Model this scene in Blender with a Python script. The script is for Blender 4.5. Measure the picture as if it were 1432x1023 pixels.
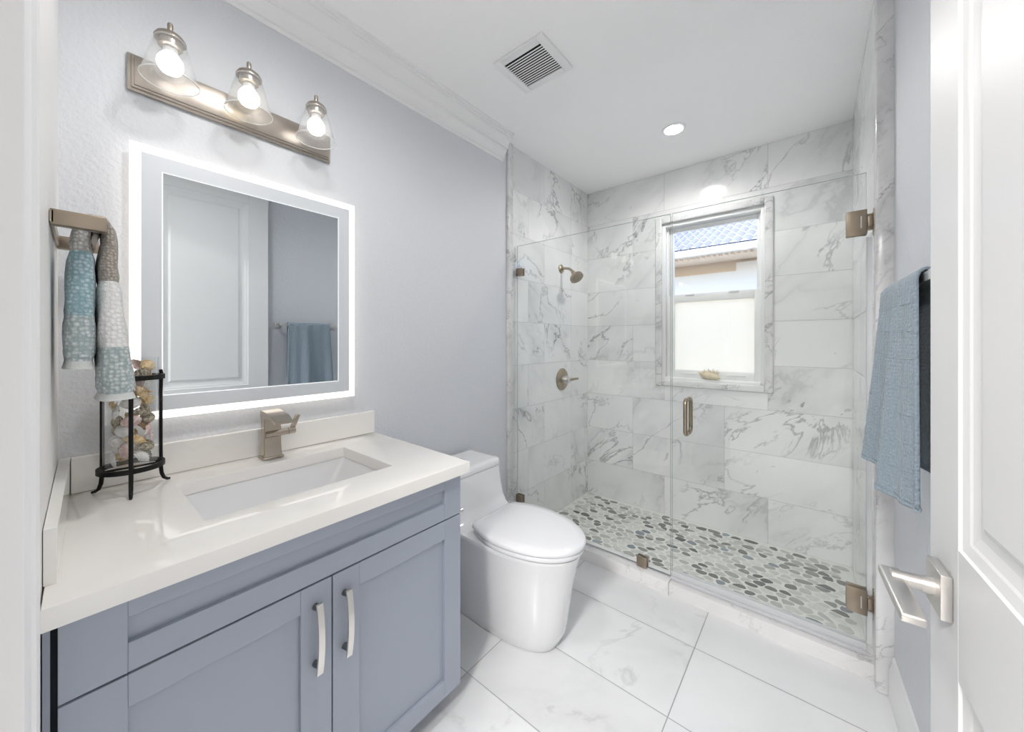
import bpy, bmesh, math, random
from mathutils import Vector, Matrix

random.seed(7)
PI = math.pi
SC = bpy.context.scene
COL = SC.collection
for o in list(bpy.data.objects):
    bpy.data.objects.remove(o, do_unlink=True)

# ------------------------------------------------------------------ camera
FPX = 513.9                       # focal length in pixels of the 1432 px wide frame
cam_data = bpy.data.cameras.new('camera')
cam_data.sensor_fit = 'HORIZONTAL'
cam_data.sensor_width = 36.0
cam_data.lens = 36.0 * FPX / 1432.0
cam_data.shift_x = 0.0
cam_data.shift_y = (477.66 - 511.5) / 1432.0
cam_data.clip_start = 0.005
cam = bpy.data.objects.new('camera', cam_data)
COL.objects.link(cam)
cam.location = (1.4933, -2.827, 1.1914)
cam.rotation_euler = (PI / 2, 0, 0.6879)
SC.camera = cam

# ------------------------------------------------------------------ world, sun, exposure
world = bpy.data.worlds.new('sky')
SC.world = world
world.use_nodes = True
wn = world.node_tree.nodes
wl = world.node_tree.links
bg = wn['Background']
sky = wn.new('ShaderNodeTexSky')
try:
    sky.sky_type = 'NISHITA'
    sky.sun_disc = False
    sky.sun_elevation = math.radians(48)
    sky.sun_rotation = math.radians(200)
except Exception:
    pass
wl.new(sky.outputs[0], bg.inputs[0])
bg.inputs[1].default_value = 0.62

sun_data = bpy.data.lights.new('sun', 'SUN')
sun_data.energy = 3.3
sun_data.angle = math.radians(1.0)
sun_data.color = (1.0, 0.96, 0.9)
sun = bpy.data.objects.new('sun', sun_data)
COL.objects.link(sun)
sun.rotation_euler = (math.radians(48), 0, math.radians(25))
sun.location = (0, -4, 8)

SC.view_settings.view_transform = 'Standard'
SC.view_settings.look = 'None'
SC.view_settings.gamma = 1.0
SC.view_settings.exposure = 0.12
SC.view_settings.use_curve_mapping = False
SC.cycles.use_denoising = True
SC.cycles.max_bounces = 14
SC.cycles.diffuse_bounces = 6
SC.cycles.glossy_bounces = 6
SC.cycles.transmission_bounces = 10
SC.cycles.transparent_max_bounces = 24
SC.cycles.caustics_reflective = False
SC.cycles.caustics_refractive = False
SC.cycles.sample_clamp_indirect = 6.0

BULB = 3.9
BULB_WARM = 3.4
LENS_SHOWER = 80.0
DOWN_SHOWER = 30.0
DOWN_ROOM = 34.0
HALL_FILL_W = 92.0
LED = 1.5
LED_BACK = 2.4

# ------------------------------------------------------------------ materials
def new_mat(name):
    m = bpy.data.materials.new(name)
    m.use_nodes = True
    return m, m.node_tree.nodes, m.node_tree.links, m.node_tree.nodes['Principled BSDF']


def mat(name, col, rough=0.5, metal=0.0, bump=None, coat=0.0, spec=0.5, aniso=0.0):
    m, n, l, p = new_mat(name)
    p.inputs['Base Color'].default_value = (*col, 1)
    p.inputs['Roughness'].default_value = rough
    p.inputs['Metallic'].default_value = metal
    p.inputs['Specular IOR Level'].default_value = spec
    if coat:
        p.inputs['Coat Weight'].default_value = coat
        p.inputs['Coat Roughness'].default_value = 0.05
    if bump:
        scale, strength, dist = bump
        tc = n.new('ShaderNodeTexCoord')
        nz = n.new('ShaderNodeTexNoise')
        nz.inputs['Scale'].default_value = scale
        nz.inputs['Detail'].default_value = 3
        b = n.new('ShaderNodeBump')
        b.inputs['Strength'].default_value = strength
        b.inputs['Distance'].default_value = dist
        l.new(tc.outputs['Object'], nz.inputs['Vector'])
        l.new(nz.outputs['Fac'], b.inputs['Height'])
        l.new(b.outputs['Normal'], p.inputs['Normal'])
    return m


def emit(name, col, strength):
    m, n, l, p = new_mat(name)
    p.inputs['Base Color'].default_value = (0.02, 0.02, 0.02, 1)
    p.inputs['Emission Color'].default_value = (*col, 1)
    p.inputs['Emission Strength'].default_value = strength
    return m


def clear_glass(name, tint=(0.985, 0.995, 0.99), ior=1.45, rough=0.0, haze=0.0, gain=1.0):
    m = bpy.data.materials.new(name)
    m.use_nodes = True
    n, l = m.node_tree.nodes, m.node_tree.links
    n.clear()
    out = n.new('ShaderNodeOutputMaterial')
    tr = n.new('ShaderNodeBsdfTransparent')
    tr.inputs[0].default_value = (*tint, 1)
    gl = n.new('ShaderNodeBsdfGlossy')
    gl.inputs['Roughness'].default_value = rough
    fr = n.new('ShaderNodeFresnel')
    fr.inputs[0].default_value = ior
    mx = n.new('ShaderNodeMixShader')
    ge = n.new('ShaderNodeNewGeometry')      # a pane reflects at its outer faces only
    iv = n.new('ShaderNodeMath'); iv.operation = 'SUBTRACT'; iv.inputs[0].default_value = 1.0
    mu = n.new('ShaderNodeMath'); mu.operation = 'MULTIPLY'
    l.new(ge.outputs['Backfacing'], iv.inputs[1])
    l.new(iv.outputs[0], mu.inputs[0]); l.new(fr.outputs[0], mu.inputs[1])
    if gain != 1.0:                             # both faces of the pane send light back
        g2 = n.new('ShaderNodeMath'); g2.operation = 'MULTIPLY'; g2.inputs[1].default_value = gain; g2.use_clamp = True
        l.new(mu.outputs[0], g2.inputs[0])
        mu = g2
    l.new(mu.outputs[0], mx.inputs[0])
    l.new(tr.outputs[0], mx.inputs[1])
    l.new(gl.outputs[0], mx.inputs[2])
    res = mx
    if haze:
        df = n.new('ShaderNodeBsdfDiffuse')
        df.inputs[0].default_value = (0.9, 0.9, 0.9, 1)
        m2 = n.new('ShaderNodeMixShader')
        m2.inputs[0].default_value = haze
        l.new(mx.outputs[0], m2.inputs[1])
        l.new(df.outputs[0], m2.inputs[2])
        res = m2
    l.new(res.outputs[0], out.inputs[0])
    return m


def marble(name, base, vein, scale=1.6, rough=0.12, amount=1.0, attr=True, fine=True, rot=(0.62, -0.42, 0.6), stretch=0.34):
    """Carrara: pale ground, soft grey clouds, thin dark diagonal veins; every tile is cut from another place."""
    m, n, l, p = new_mat(name)
    tc = n.new('ShaderNodeTexCoord')
    vec = tc.outputs['Object']
    if attr:
        at = n.new('ShaderNodeAttribute')
        at.attribute_name = 'rnd'
        ml = n.new('ShaderNodeVectorMath'); ml.operation = 'MULTIPLY'
        ml.inputs[1].default_value = (9, 9, 9)
        ad = n.new('ShaderNodeVectorMath'); ad.operation = 'ADD'
        l.new(at.outputs['Vector'], ml.inputs[0])
        l.new(vec, ad.inputs[0]); l.new(ml.outputs[0], ad.inputs[1])
        vec = ad.outputs[0]
    e1 = Vector(rot).normalized()                 # the veins run along this direction
    e2 = e1.cross(Vector((0.2, 0.9, 0.3))).normalized()
    e3 = e1.cross(e2)
    m0 = n.new('ShaderNodeMapping')
    m0.inputs['Rotation'].default_value = Matrix((e1, e2, e3)).to_euler()
    l.new(vec, m0.inputs[0])
    mp = n.new('ShaderNodeMapping')
    mp.inputs['Scale'].default_value = (stretch, 1.0, 1.0)
    l.new(m0.outputs[0], mp.inputs[0])

    def noise(sc, detail, dist, rgh=0.55):
        z = n.new('ShaderNodeTexNoise')
        z.inputs['Scale'].default_value = sc
        z.inputs['Detail'].default_value = detail
        z.inputs['Roughness'].default_value = rgh
        z.inputs['Distortion'].default_value = dist
        l.new(mp.outputs[0], z.inputs['Vector'])
        return z.outputs['Fac']

    def ramp(src, stops):
        r = n.new('ShaderNodeValToRGB')
        r.color_ramp.elements[0].position = stops[0][0]
        r.color_ramp.elements[0].color = (*[stops[0][1]] * 3, 1)
        r.color_ramp.elements[1].position = stops[-1][0]
        r.color_ramp.elements[1].color = (*[stops[-1][1]] * 3, 1)
        for pos, v in stops[1:-1]:
            e = r.color_ramp.elements.new(pos)
            e.color = (v, v, v, 1)
        l.new(src, r.inputs[0])
        return r.outputs[0]

    def math_(op, a, b):
        k = n.new('ShaderNodeMath'); k.operation = op
        for i, x in enumerate((a, b)):
            if isinstance(x, (int, float)):
                k.inputs[i].default_value = x
            else:
                l.new(x, k.inputs[i])
        return k.outputs[0]

    big = ramp(noise(scale, 7, 0.45), [(0.40, 0), (0.485, 0.55), (0.5, 1), (0.515, 0.5), (0.60, 0)])
    mask = ramp(noise(scale * 0.8, 2, 0.0), [(0.42, 0), (0.64, 1)])
    thin = ramp(noise(scale * 1.9, 9, 0.5, 0.6), [(0.484, 0), (0.5, 1), (0.516, 0)])
    mask2 = ramp(noise(scale * 1.5, 2, 0.3), [(0.44, 0), (0.64, 1)])
    cloud = ramp(noise(scale * 1.1, 5, 0.4), [(0.42, 0), (0.72, 1)])
    v1 = math_('MULTIPLY', math_('MULTIPLY', big, mask), 0.42 * amount)
    v2 = math_('MULTIPLY', math_('MULTIPLY', thin, mask2), (0.72 if fine else 0.35) * amount)
    v3 = math_('MULTIPLY', cloud, 0.15 * amount)
    tot = math_('ADD', math_('ADD', v1, v2), v3)
    if fine:
        spk = ramp(noise(scale * 16, 3, 0.0), [(0.70, 0), (0.76, 1)])
        tot = math_('ADD', tot, math_('MULTIPLY', spk, 0.25 * amount))
    mn = math_('MINIMUM', tot, 0.95)
    mx = n.new('ShaderNodeMixRGB')
    mx.inputs[1].default_value = (*base, 1)
    mx.inputs[2].default_value = (*vein, 1)
    l.new(mn, mx.inputs[0])
    l.new(mx.outputs[0], p.inputs['Base Color'])
    p.inputs['Roughness'].default_value = rough
    return m


def attr_mat(name, attr, rough):
    m, n, l, p = new_mat(name)
    a = n.new('ShaderNodeAttribute')
    a.attribute_name = attr
    tc = n.new('ShaderNodeTexCoord')
    nz = n.new('ShaderNodeTexNoise')
    nz.inputs['Scale'].default_value = 45
    nz.inputs['Detail'].default_value = 4
    mr = n.new('ShaderNodeMapRange')
    mr.inputs[3].default_value = 0.82
    mr.inputs[4].default_value = 1.14
    mm = n.new('ShaderNodeVectorMath'); mm.operation = 'MULTIPLY'
    l.new(tc.outputs['Object'], nz.inputs['Vector'])
    l.new(nz.outputs['Fac'], mr.inputs[0])
    l.new(a.outputs['Vector'], mm.inputs[0])
    l.new(mr.outputs[0], mm.inputs[1])
    l.new(mm.outputs[0], p.inputs['Base Color'])
    p.inputs['Roughness'].default_value = rough
    return m


def terry(name, col, cell, rough=0.95, depth=0.004, col2=None, grid=None):
    """Towelling: raised woven cells and loop pile."""
    m, n, l, p = new_mat(name)
    tc = n.new('ShaderNodeTexCoord')
    vo = n.new('ShaderNodeTexVoronoi')
    vo.inputs['Scale'].default_value = cell
    vo.inputs['Randomness'].default_value = 0.55
    nz = n.new('ShaderNodeTexNoise')
    nz.inputs['Scale'].default_value = 420
    nz.inputs['Detail'].default_value = 2
    l.new(tc.outputs['Object'], vo.inputs['Vector'])
    l.new(tc.outputs['Object'], nz.inputs['Vector'])
    s = n.new('ShaderNodeMath'); s.operation = 'SUBTRACT'
    k = n.new('ShaderNodeMath'); k.operation = 'MULTIPLY'; k.inputs[1].default_value = 0.5
    l.new(nz.outputs['Fac'], k.inputs[0])
    l.new(k.outputs[0], s.inputs[0])
    l.new(vo.outputs['Distance'], s.inputs[1])
    b = n.new('ShaderNodeBump')
    b.inputs['Strength'].default_value = 0.8
    b.inputs['Distance'].default_value = depth
    l.new(s.outputs[0], b.inputs['Height'])
    l.new(b.outputs['Normal'], p.inputs['Normal'])
    if col2:
        r = n.new('ShaderNodeValToRGB')
        r.color_ramp.elements[0].position = 0.15
        r.color_ramp.elements[0].color = (*col2, 1)
        r.color_ramp.elements[1].position = 0.62
        r.color_ramp.elements[1].color = (*col, 1)
        l.new(vo.outputs['Distance'], r.inputs[0])
        l.new(r.outputs[0], p.inputs['Base Color'])
    else:
        p.inputs['Base Color'].default_value = (*col, 1)
    p.inputs['Roughness'].default_value = rough
    p.inputs['Specular IOR Level'].default_value = 0.1
    p.inputs['Sheen Weight'].default_value = 0.25
    return m


M = {}
M['paint'] = mat('wall paint', (0.68, 0.695, 0.73), 0.55, bump=(85, 0.55, 0.004))
M['sidepaint'] = mat('white side wall paint', (0.86, 0.855, 0.845), 0.5)
M['ceiling'] = mat('ceiling paint', (0.94, 0.94, 0.94), 0.7, bump=(110, 0.4, 0.003))
M['trim'] = mat('white trim paint', (0.84, 0.84, 0.845), 0.3)
M['doorpaint'] = mat('white door paint', (0.775, 0.775, 0.777), 0.42, spec=0.2)
M['marble'] = marble('carrara wall tile', (0.84, 0.845, 0.845), (0.26, 0.27, 0.28), 1.7, 0.1)
M['marble_trim'] = marble('carrara pencil trim', (0.76, 0.755, 0.76), (0.24, 0.23, 0.24), 5.5, 0.15, 1.1)
M['marble_curb'] = marble('carrara curb', (0.80, 0.79, 0.79), (0.3, 0.3, 0.3), 3.0, 0.18, 0.9, attr=False)
M['floor_tile'] = marble('marble look floor tile', (0.785, 0.79, 0.80), (0.33, 0.33, 0.325), 1.05, 0.14, 0.95, fine=False, rot=(0.75, 0.6, 0.1), stretch=0.6)
M['grout'] = mat('grey grout', (0.42, 0.42, 0.42), 0.9)
M['grout_wall'] = mat('pale wall grout', (0.50, 0.50, 0.50), 0.9)
M['grout_pebble'] = mat('pebble grout', (0.74, 0.74, 0.71), 0.85)
M['pebble'] = attr_mat('flat pebbles', 'col', 0.45)
M['cab'] = mat('grey blue cabinet paint', (0.355, 0.39, 0.46), 0.38)
M['cab_dark'] = mat('painted gap shade', (0.03, 0.035, 0.05), 0.7)  # near-black fill painting the shade between cabinet parts
M['quartz'] = marble('white quartz', (0.88, 0.86, 0.83), (0.6, 0.53, 0.5), 1.2, 0.035, 0.28, attr=False, fine=False)
M['porcelain'] = mat('white porcelain', (0.80, 0.80, 0.81), 0.06, coat=0.3)
M['seat'] = mat('white toilet seat plastic', (0.82, 0.82, 0.84), 0.14)
M['gapline'] = mat('dark joint', (0.12, 0.12, 0.13), 0.8)
M['bronze'] = mat('brushed champagne bronze', (0.40, 0.33, 0.25), 0.3, 1.0)
M['bronze_plate'] = mat('brushed bronze plate', (0.36, 0.30, 0.235), 0.38, 1.0)
M['nickel'] = mat('satin nickel', (0.70, 0.68, 0.65), 0.28, 1.0)
M['nickel_dark'] = mat('shaded nickel post', (0.22, 0.22, 0.22), 0.4, 1.0)  # darker copy of the nickel, shade on the pull posts painted in
M['faucet'] = mat('brushed nickel faucet', (0.52, 0.455, 0.38), 0.22, 1.0)
M['lightbar'] = mat('brushed nickel light bar', (0.46, 0.41, 0.36), 0.33, 1.0)
M['lever'] = mat('polished nickel lever', (0.74, 0.71, 0.68), 0.38, 1.0)
M['chrome'] = mat('chrome', (0.8, 0.8, 0.8), 0.1, 1.0)
M['iron'] = mat('black iron', (0.008, 0.0075, 0.0075), 0.5, spec=0.25)
M['glass'] = clear_glass('shower glass', (0.985, 0.994, 0.99), gain=1.9)
M['glass_edge'] = mat('glass edge', (0.40, 0.46, 0.45), 0.15)
M['pane'] = clear_glass('window glass', (0.98, 0.99, 1.0), gain=1.9)
M['jar'] = clear_glass('jar glass', (0.985, 0.99, 0.99), 1.42)
M['shade'] = clear_glass('glow hazed shade glass', (0.97, 0.97, 0.97), 1.45, 0.03, 0.09)  # slight white haze stands for bulb glow in the glass
M['shade_rim'] = clear_glass('whitened glass rim', (0.97, 0.97, 0.97), 1.45, 0.1, 0.55)  # whitened to paint the bright outline of the glass edges
M['vinyl'] = mat('white vinyl', (0.83, 0.835, 0.83), 0.35)
M['seal'] = clear_glass('clear vinyl seal', (0.86, 0.87, 0.90), 1.5, 0.2, 0.45)
M['mirror'] = mat('mirror silver', (0.70, 0.735, 0.76), 0.0, 1.0)
M['mirror_frost'] = mat('frosted mirror border', (0.74, 0.765, 0.80), 0.32, 0.2)
M['mirror_back'] = mat('mirror housing', (0.75, 0.75, 0.75), 0.5)
M['led'] = emit('lit mirror edge', (1.0, 0.965, 0.91), LED)
M['led_line'] = emit('thin lit line', (0.97, 0.98, 1.0), 0.95)
M['led_back'] = emit('mirror back light', (1.0, 0.87, 0.70), LED_BACK)
M['bulb'] = emit('white bulb', (1.0, 0.98, 0.96), BULB)
M['bulb_warm'] = emit('warm bulb', (1.0, 0.91, 0.73), BULB_WARM)
M['socket'] = mat('white lamp socket', (0.85, 0.84, 0.82), 0.4)
M['down_a'] = emit('shower downlight lens', (1.0, 0.985, 0.965), LENS_SHOWER)
M['down_b'] = emit('room downlight lens', (1.0, 0.985, 0.965), 6.0)
M['vent_dark'] = mat('vent interior', (0.01, 0.01, 0.01), 0.9)
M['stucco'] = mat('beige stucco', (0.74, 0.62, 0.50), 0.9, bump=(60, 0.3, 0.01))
M['sunlit_wall'] = mat('painted sunlit wall', (0.86, 0.86, 0.86), 0.9)
M['gutter'] = mat('pale gutter', (0.72, 0.70, 0.69), 0.5)
M['rooftile'] = mat('roof tile with painted sky blue', (0.31, 0.29, 0.47), 0.55, bump=(30, 0.4, 0.02))  # blue of the reflected sky is put into the tile colour
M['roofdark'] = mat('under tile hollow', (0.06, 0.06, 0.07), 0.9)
M['ground'] = mat('outdoor gravel', (0.5, 0.47, 0.43), 0.95)
M['towel_blue'] = terry('grey blue towelling', (0.255, 0.315, 0.365), 130, depth=0.003)
M['t_taupe'] = terry('taupe towelling', (0.30, 0.265, 0.23), 165, col2=(0.50, 0.46, 0.41), depth=0.004)
M['t_white'] = terry('white towelling', (0.76, 0.755, 0.74), 110, col2=(0.90, 0.895, 0.88), depth=0.005)
M['t_blue'] = terry('pale blue towelling', (0.27, 0.41, 0.46), 130, col2=(0.55, 0.67, 0.70), depth=0.005)
M['t_pale'] = terry('pale grey blue towelling', (0.36, 0.43, 0.44), 120, col2=(0.68, 0.72, 0.71), depth=0.005)
M['t_grey'] = terry('light grey towelling', (0.42, 0.41, 0.39), 130, col2=(0.66, 0.65, 0.62), depth=0.005)
M['t_edge'] = terry('flat woven hem', (0.66, 0.68, 0.67), 500, depth=0.001)
M['starfish'] = mat('pale sea shell', (0.72, 0.62, 0.45), 0.6, bump=(120, 0.5, 0.003))

# frosted lower pane: white, lets daylight through
m, n, l, p = new_mat('frosted pane')
n.clear()
out = n.new('ShaderNodeOutputMaterial')
tl = n.new('ShaderNodeBsdfTranslucent'); tl.inputs[0].default_value = (1.0, 0.95, 0.86, 1)
df = n.new('ShaderNodeBsdfDiffuse'); df.inputs[0].default_value = (0.9, 0.9, 0.9, 1)
mx = n.new('ShaderNodeMixShader'); mx.inputs[0].default_value = 0.2
l.new(tl.outputs[0], mx.inputs[1]); l.new(df.outputs[0], mx.inputs[2]); l.new(mx.outputs[0], out.inputs[0])
M['frost'] = m


def shell_mat(name, a, b, scale):
    m, n, l, p = new_mat(name)
    tc = n.new('ShaderNodeTexCoord')
    w = n.new('ShaderNodeTexNoise')
    w.inputs['Scale'].default_value = scale
    w.inputs['Detail'].default_value = 5
    w.inputs['Distortion'].default_value = 1.5
    r = n.new('ShaderNodeValToRGB')
    r.color_ramp.elements[0].position = 0.38
    r.color_ramp.elements[0].color = (*a, 1)
    r.color_ramp.elements[1].position = 0.6
    r.color_ramp.elements[1].color = (*b, 1)
    l.new(tc.outputs['Object'], w.inputs['Vector'])
    l.new(w.outputs['Fac'], r.inputs[0])
    l.new(r.outputs[0], p.inputs['Base Color'])
    p.inputs['Roughness'].default_value = 0.35
    return m


M['shell_amber'] = shell_mat('amber shell', (0.62, 0.36, 0.12), (0.80, 0.68, 0.46), 40)
M['shell_white'] = shell_mat('white shell', (0.70, 0.68, 0.68), (0.84, 0.80, 0.76), 60)
M['shell_brown'] = shell_mat('brown speckled shell', (0.16, 0.12, 0.08), (0.60, 0.54, 0.42), 150)
M['shell_pink'] = shell_mat('pink shell', (0.66, 0.42, 0.40), (0.80, 0.70, 0.66), 80)

# ------------------------------------------------------------------ mesh helpers
def B():
    return bmesh.new()


def bx(bm, x0, x1, y0, y1, z0, z1, bev=0.0, seg=2, mi=0, mtx=None):
    t = bmesh.new()
    vs = [t.verts.new((x, y, z)) for x in (x0, x1) for y in (y0, y1) for z in (z0, z1)]
    for q in ((0, 1, 3, 2), (4, 6, 7, 5), (0, 4, 5, 1), (2, 3, 7, 6), (0, 2, 6, 4), (1, 5, 7, 3)):
        t.faces.new([vs[i] for i in q])
    if bev:
        bmesh.ops.bevel(t, geom=list(t.edges), offset=bev, segments=seg, affect='EDGES', profile=0.5)
    join(bm, t, mtx, mi)


def join(bm, t, mtx=None, mi=0):
    mp = {}
    for v in t.verts:
        co = v.co if mtx is None else mtx @ v.co
        mp[v] = bm.verts.new(co)
    for f in t.faces:
        try:
            g = bm.faces.new([mp[v] for v in f.verts])
            g.material_index = mi
            g.smooth = f.smooth
        except ValueError:
            pass
    t.free()


def prism(bm, pts, z0, z1, mi=0, bev=0.0):
    """plan polygon (counter-clockwise) extruded in z"""
    t = bmesh.new()
    a = [t.verts.new((x, y, z0)) for x, y in pts]
    b = [t.verts.new((x, y, z1)) for x, y in pts]
    t.faces.new(a[::-1]); t.faces.new(b)
    k = len(pts)
    for i in range(k):
        j = (i + 1) % k
        t.faces.new((a[i], a[j], b[j], b[i]))
    if bev:
        bmesh.ops.bevel(t, geom=list(t.edges), offset=bev, segments=2, affect='EDGES', profile=0.5)
    join(bm, t, None, mi)


def extr(bm, prof, origin, ax_a, ax_b, along, mi=0):
    """profile (a,b) extruded along a vector"""
    o = Vector(origin); A = Vector(ax_a); Bv = Vector(ax_b); L = Vector(along)
    r0 = [bm.verts.new(o + A * a + Bv * b) for a, b in prof]
    r1 = [bm.verts.new(o + A * a + Bv * b + L) for a, b in prof]
    k = len(prof)
    fs = [bm.faces.new(r0), bm.faces.new(r1[::-1])]
    for i in range(k):
        j = (i + 1) % k
        fs.append(bm.faces.new((r0[j], r0[i], r1[i], r1[j])))
    for f in fs:
        f.material_index = mi


def loft(bm, rings, cap0=True, cap1=True, mi=0, closed=True):
    vr = [[bm.verts.new(p) for p in r] for r in rings]
    k = len(vr[0])
    for a, b in zip(vr, vr[1:]):
        for i in range(k if closed else k - 1):
            j = (i + 1) % k
            f = bm.faces.new((a[i], a[j], b[j], b[i]))
            f.material_index = mi
    if cap0:
        f = bm.faces.new(vr[0][::-1]); f.material_index = mi
    if cap1:
        f = bm.faces.new(vr[-1]); f.material_index = mi
    return vr


def lathe(bm, prof, seg=32, mtx=None, mi=0, cap0=False, cap1=False):
    rings = []
    for r, z in prof:
        ring = []
        for i in range(seg):
            a = 2 * PI * i / seg
            v = Vector((r * math.cos(a), r * math.sin(a), z))
            ring.append(mtx @ v if mtx else v)
        rings.append(ring)
    loft(bm, rings, cap0, cap1, mi)


def tube(bm, pts, r, seg=12, caps=True, mi=0, flat=None):
    """round (or flat=(w,h) rectangular) bar along a polyline"""
    P = [Vector(p) for p in pts]
    rad = r if isinstance(r, (list, tuple)) else [r] * len(P)
    rings = []
    up = None
    for i, p in enumerate(P):
        d = (P[min(i + 1, len(P) - 1)] - P[max(i - 1, 0)]).normalized()
        if up is None:
            up = Vector((0, 0, 1)) if abs(d.z) < 0.9 else Vector((1, 0, 0))
        s = d.cross(up).normalized()
        up = s.cross(d).normalized()
        if flat:
            w, h = flat
            ring = [p + s * (a * w / 2) + up * (b * h / 2) for a, b in ((-1, -1), (1, -1), (1, 1), (-1, 1))]
        else:
            ring = [p + (s * math.cos(2 * PI * k / seg) + up * math.sin(2 * PI * k / seg)) * rad[i] for k in range(seg)]
        rings.append(ring)
    loft(bm, rings, caps, caps, mi)


def axis_m(loc, direction):
    """matrix taking +Z to direction at loc"""
    q = Vector((0, 0, 1)).rotation_difference(Vector(direction).normalized())
    return Matrix.Translation(loc) @ q.to_matrix().to_4x4()


def obj(name, bm, mats, parent=None, smooth=None, label=None):
    bmesh.ops.recalc_face_normals(bm, faces=list(bm.faces))
    me = bpy.data.meshes.new(name)
    bm.to_mesh(me)
    bm.free()
    for q in (mats if isinstance(mats, (list, tuple)) else [mats]):
        me.materials.append(q)
    if smooth is not None:
        me.polygons.foreach_set('use_smooth', [True] * len(me.polygons))
        me.set_sharp_from_angle(angle=math.radians(smooth))
    o = bpy.data.objects.new(name, me)
    COL.objects.link(o)
    if parent is not None:
        o.parent = parent
        o.matrix_parent_inverse = parent_world(parent).inverted()
    if label:
        o['label'] = label
    return o


def parent_world(p):
    m = p.matrix_basis.copy()
    if p.parent is not None:
        m = parent_world(p.parent) @ p.matrix_parent_inverse @ m
    return m


def thing(name, label, cat, loc=(0, 0, 0), group=None):
    o = bpy.data.objects.new(name, None)
    COL.objects.link(o)
    o.location = loc
    o.empty_display_size = 0.05
    o['label'] = label
    o['category'] = cat
    if group:
        o['group'] = group
    return o


def tag(o, label, cat, group=None, kind=None):
    o['label'] = label
    o['category'] = cat
    if group:
        o['group'] = group
    if kind:
        o['kind'] = kind
    return o


def struct(o, label, cat):
    return tag(o, label, cat, None, 'structure')


def set_face_attr(o, name, vals):
    a = o.data.attributes.new(name, 'FLOAT_VECTOR', 'FACE')
    a.data.foreach_set('vector', [c for v in vals for c in v])


# ------------------------------------------------------------------ dimensions
H = 2.445
ZS = -0.0865                     # shower floor
T = 0.2815                       # wall tile row height
WX = 1.662                       # face of the right shower wall
YG = -0.976                      # plane of the shower glass


def yw(x):                       # face of the doorway wall left of the door
    return -2.838 - 0.0225 * x


def xr(y):                       # face of the painted right wall
    return 1.70 + 0.0454 * (-1.07 - y)


# ------------------------------------------------------------------ setting
FLOOR_ROWS = [-1.02, -1.270, -1.612, -1.906, -2.21, -2.52, -2.83, -3.14, -3.75, -4.36, -4.97, -5.58, -6.19]
FLOOR_SEAMS = [-0.08, 0.527, 1.134, 1.741, 2.35, 2.9]
bm = B()
bx(bm, -0.1, 2.9, -6.2, -0.93, -0.08, -0.0012, mi=1)
rn = []
nb = len(bm.faces)
for (ya, yb) in zip(FLOOR_ROWS, FLOOR_ROWS[1:]):
    for (xa, xb) in zip(FLOOR_SEAMS, FLOOR_SEAMS[1:]):
        g = 0.0016
        f = bm.faces.new([bm.verts.new(v) for v in ((xa + g, yb + g, 0), (xb - g, yb + g, 0), (xb - g, ya - g, 0), (xa + g, ya - g, 0))])
        rn.append((random.random(), random.random(), random.random()))
fl = obj('floor', bm, [M['floor_tile'], M['grout']])
set_face_attr(fl, 'rnd', [(0, 0, 0)] * nb + rn)
struct(fl, 'white marble-look rectangular floor tiles with grey grout lines', 'floor')

# ceiling: opening not needed, lamps are set on its face
bm = B()
bx(bm, -0.15, 2.9, -6.2, 0.12, H, H + 0.1)
struct(obj('ceiling', bm, M['ceiling']), 'white lightly textured ceiling over the whole bathroom', 'ceiling')

bm = B()
bx(bm, -0.12, 0.0, -3.0, -1.066, -0.05, H)
struct(obj('wall_left', bm, M['paint']), 'pale blue grey textured wall behind the vanity and toilet', 'wall')

bm = B()
prism(bm, [(-0.12, yw(-0.12)), (-0.12, -2.975), (0.888, -2.975), (0.888, yw(0.888))], -0.05, H)
prism(bm, [(0.888, yw(0.888)), (0.888, -2.975), (1.75, -2.975), (1.75, yw(0.888))], 2.06, H)
struct(obj('wall_front', bm, M['sidepaint']), 'narrow sliver of pale wall beside the doorway at left edge', 'wall')

bm = B()
prism(bm, [(xr(-1.0), -1.0), (xr(-2.975), -2.975), (2.0, -2.975), (2.0, -1.0)], -0.05, H)
struct(obj('wall_right', bm, M['paint']), 'pale blue grey painted wall behind the hanging blue towel', 'wall')

# hallway behind the camera
bm = B()
bx(bm, -0.1, 0.0, -6.2, -2.975, 0, H)
bx(bm, -0.1, 2.9, -6.3, -6.2, 0, H)
bx(bm, 2.0, 2.9, -2.975, -2.875, 0, H)
wb_ = B()
bx(wb_, 2.8, 2.9, -6.2, -2.975, 0, H)
struct(obj('wall_hall', wb_, mat('light absorbing hall wall', (0.10, 0.085, 0.07), 0.6)), 'unseen hallway wall darkened to cut light on the door jamb', 'wall')  # unseen wall made dark so less light reaches the jamb
struct(obj('wall_back', bm, mat('hall paint', (0.62, 0.60, 0.57), 0.6)), 'pale hallway walls behind the open doorway', 'wall')


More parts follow.
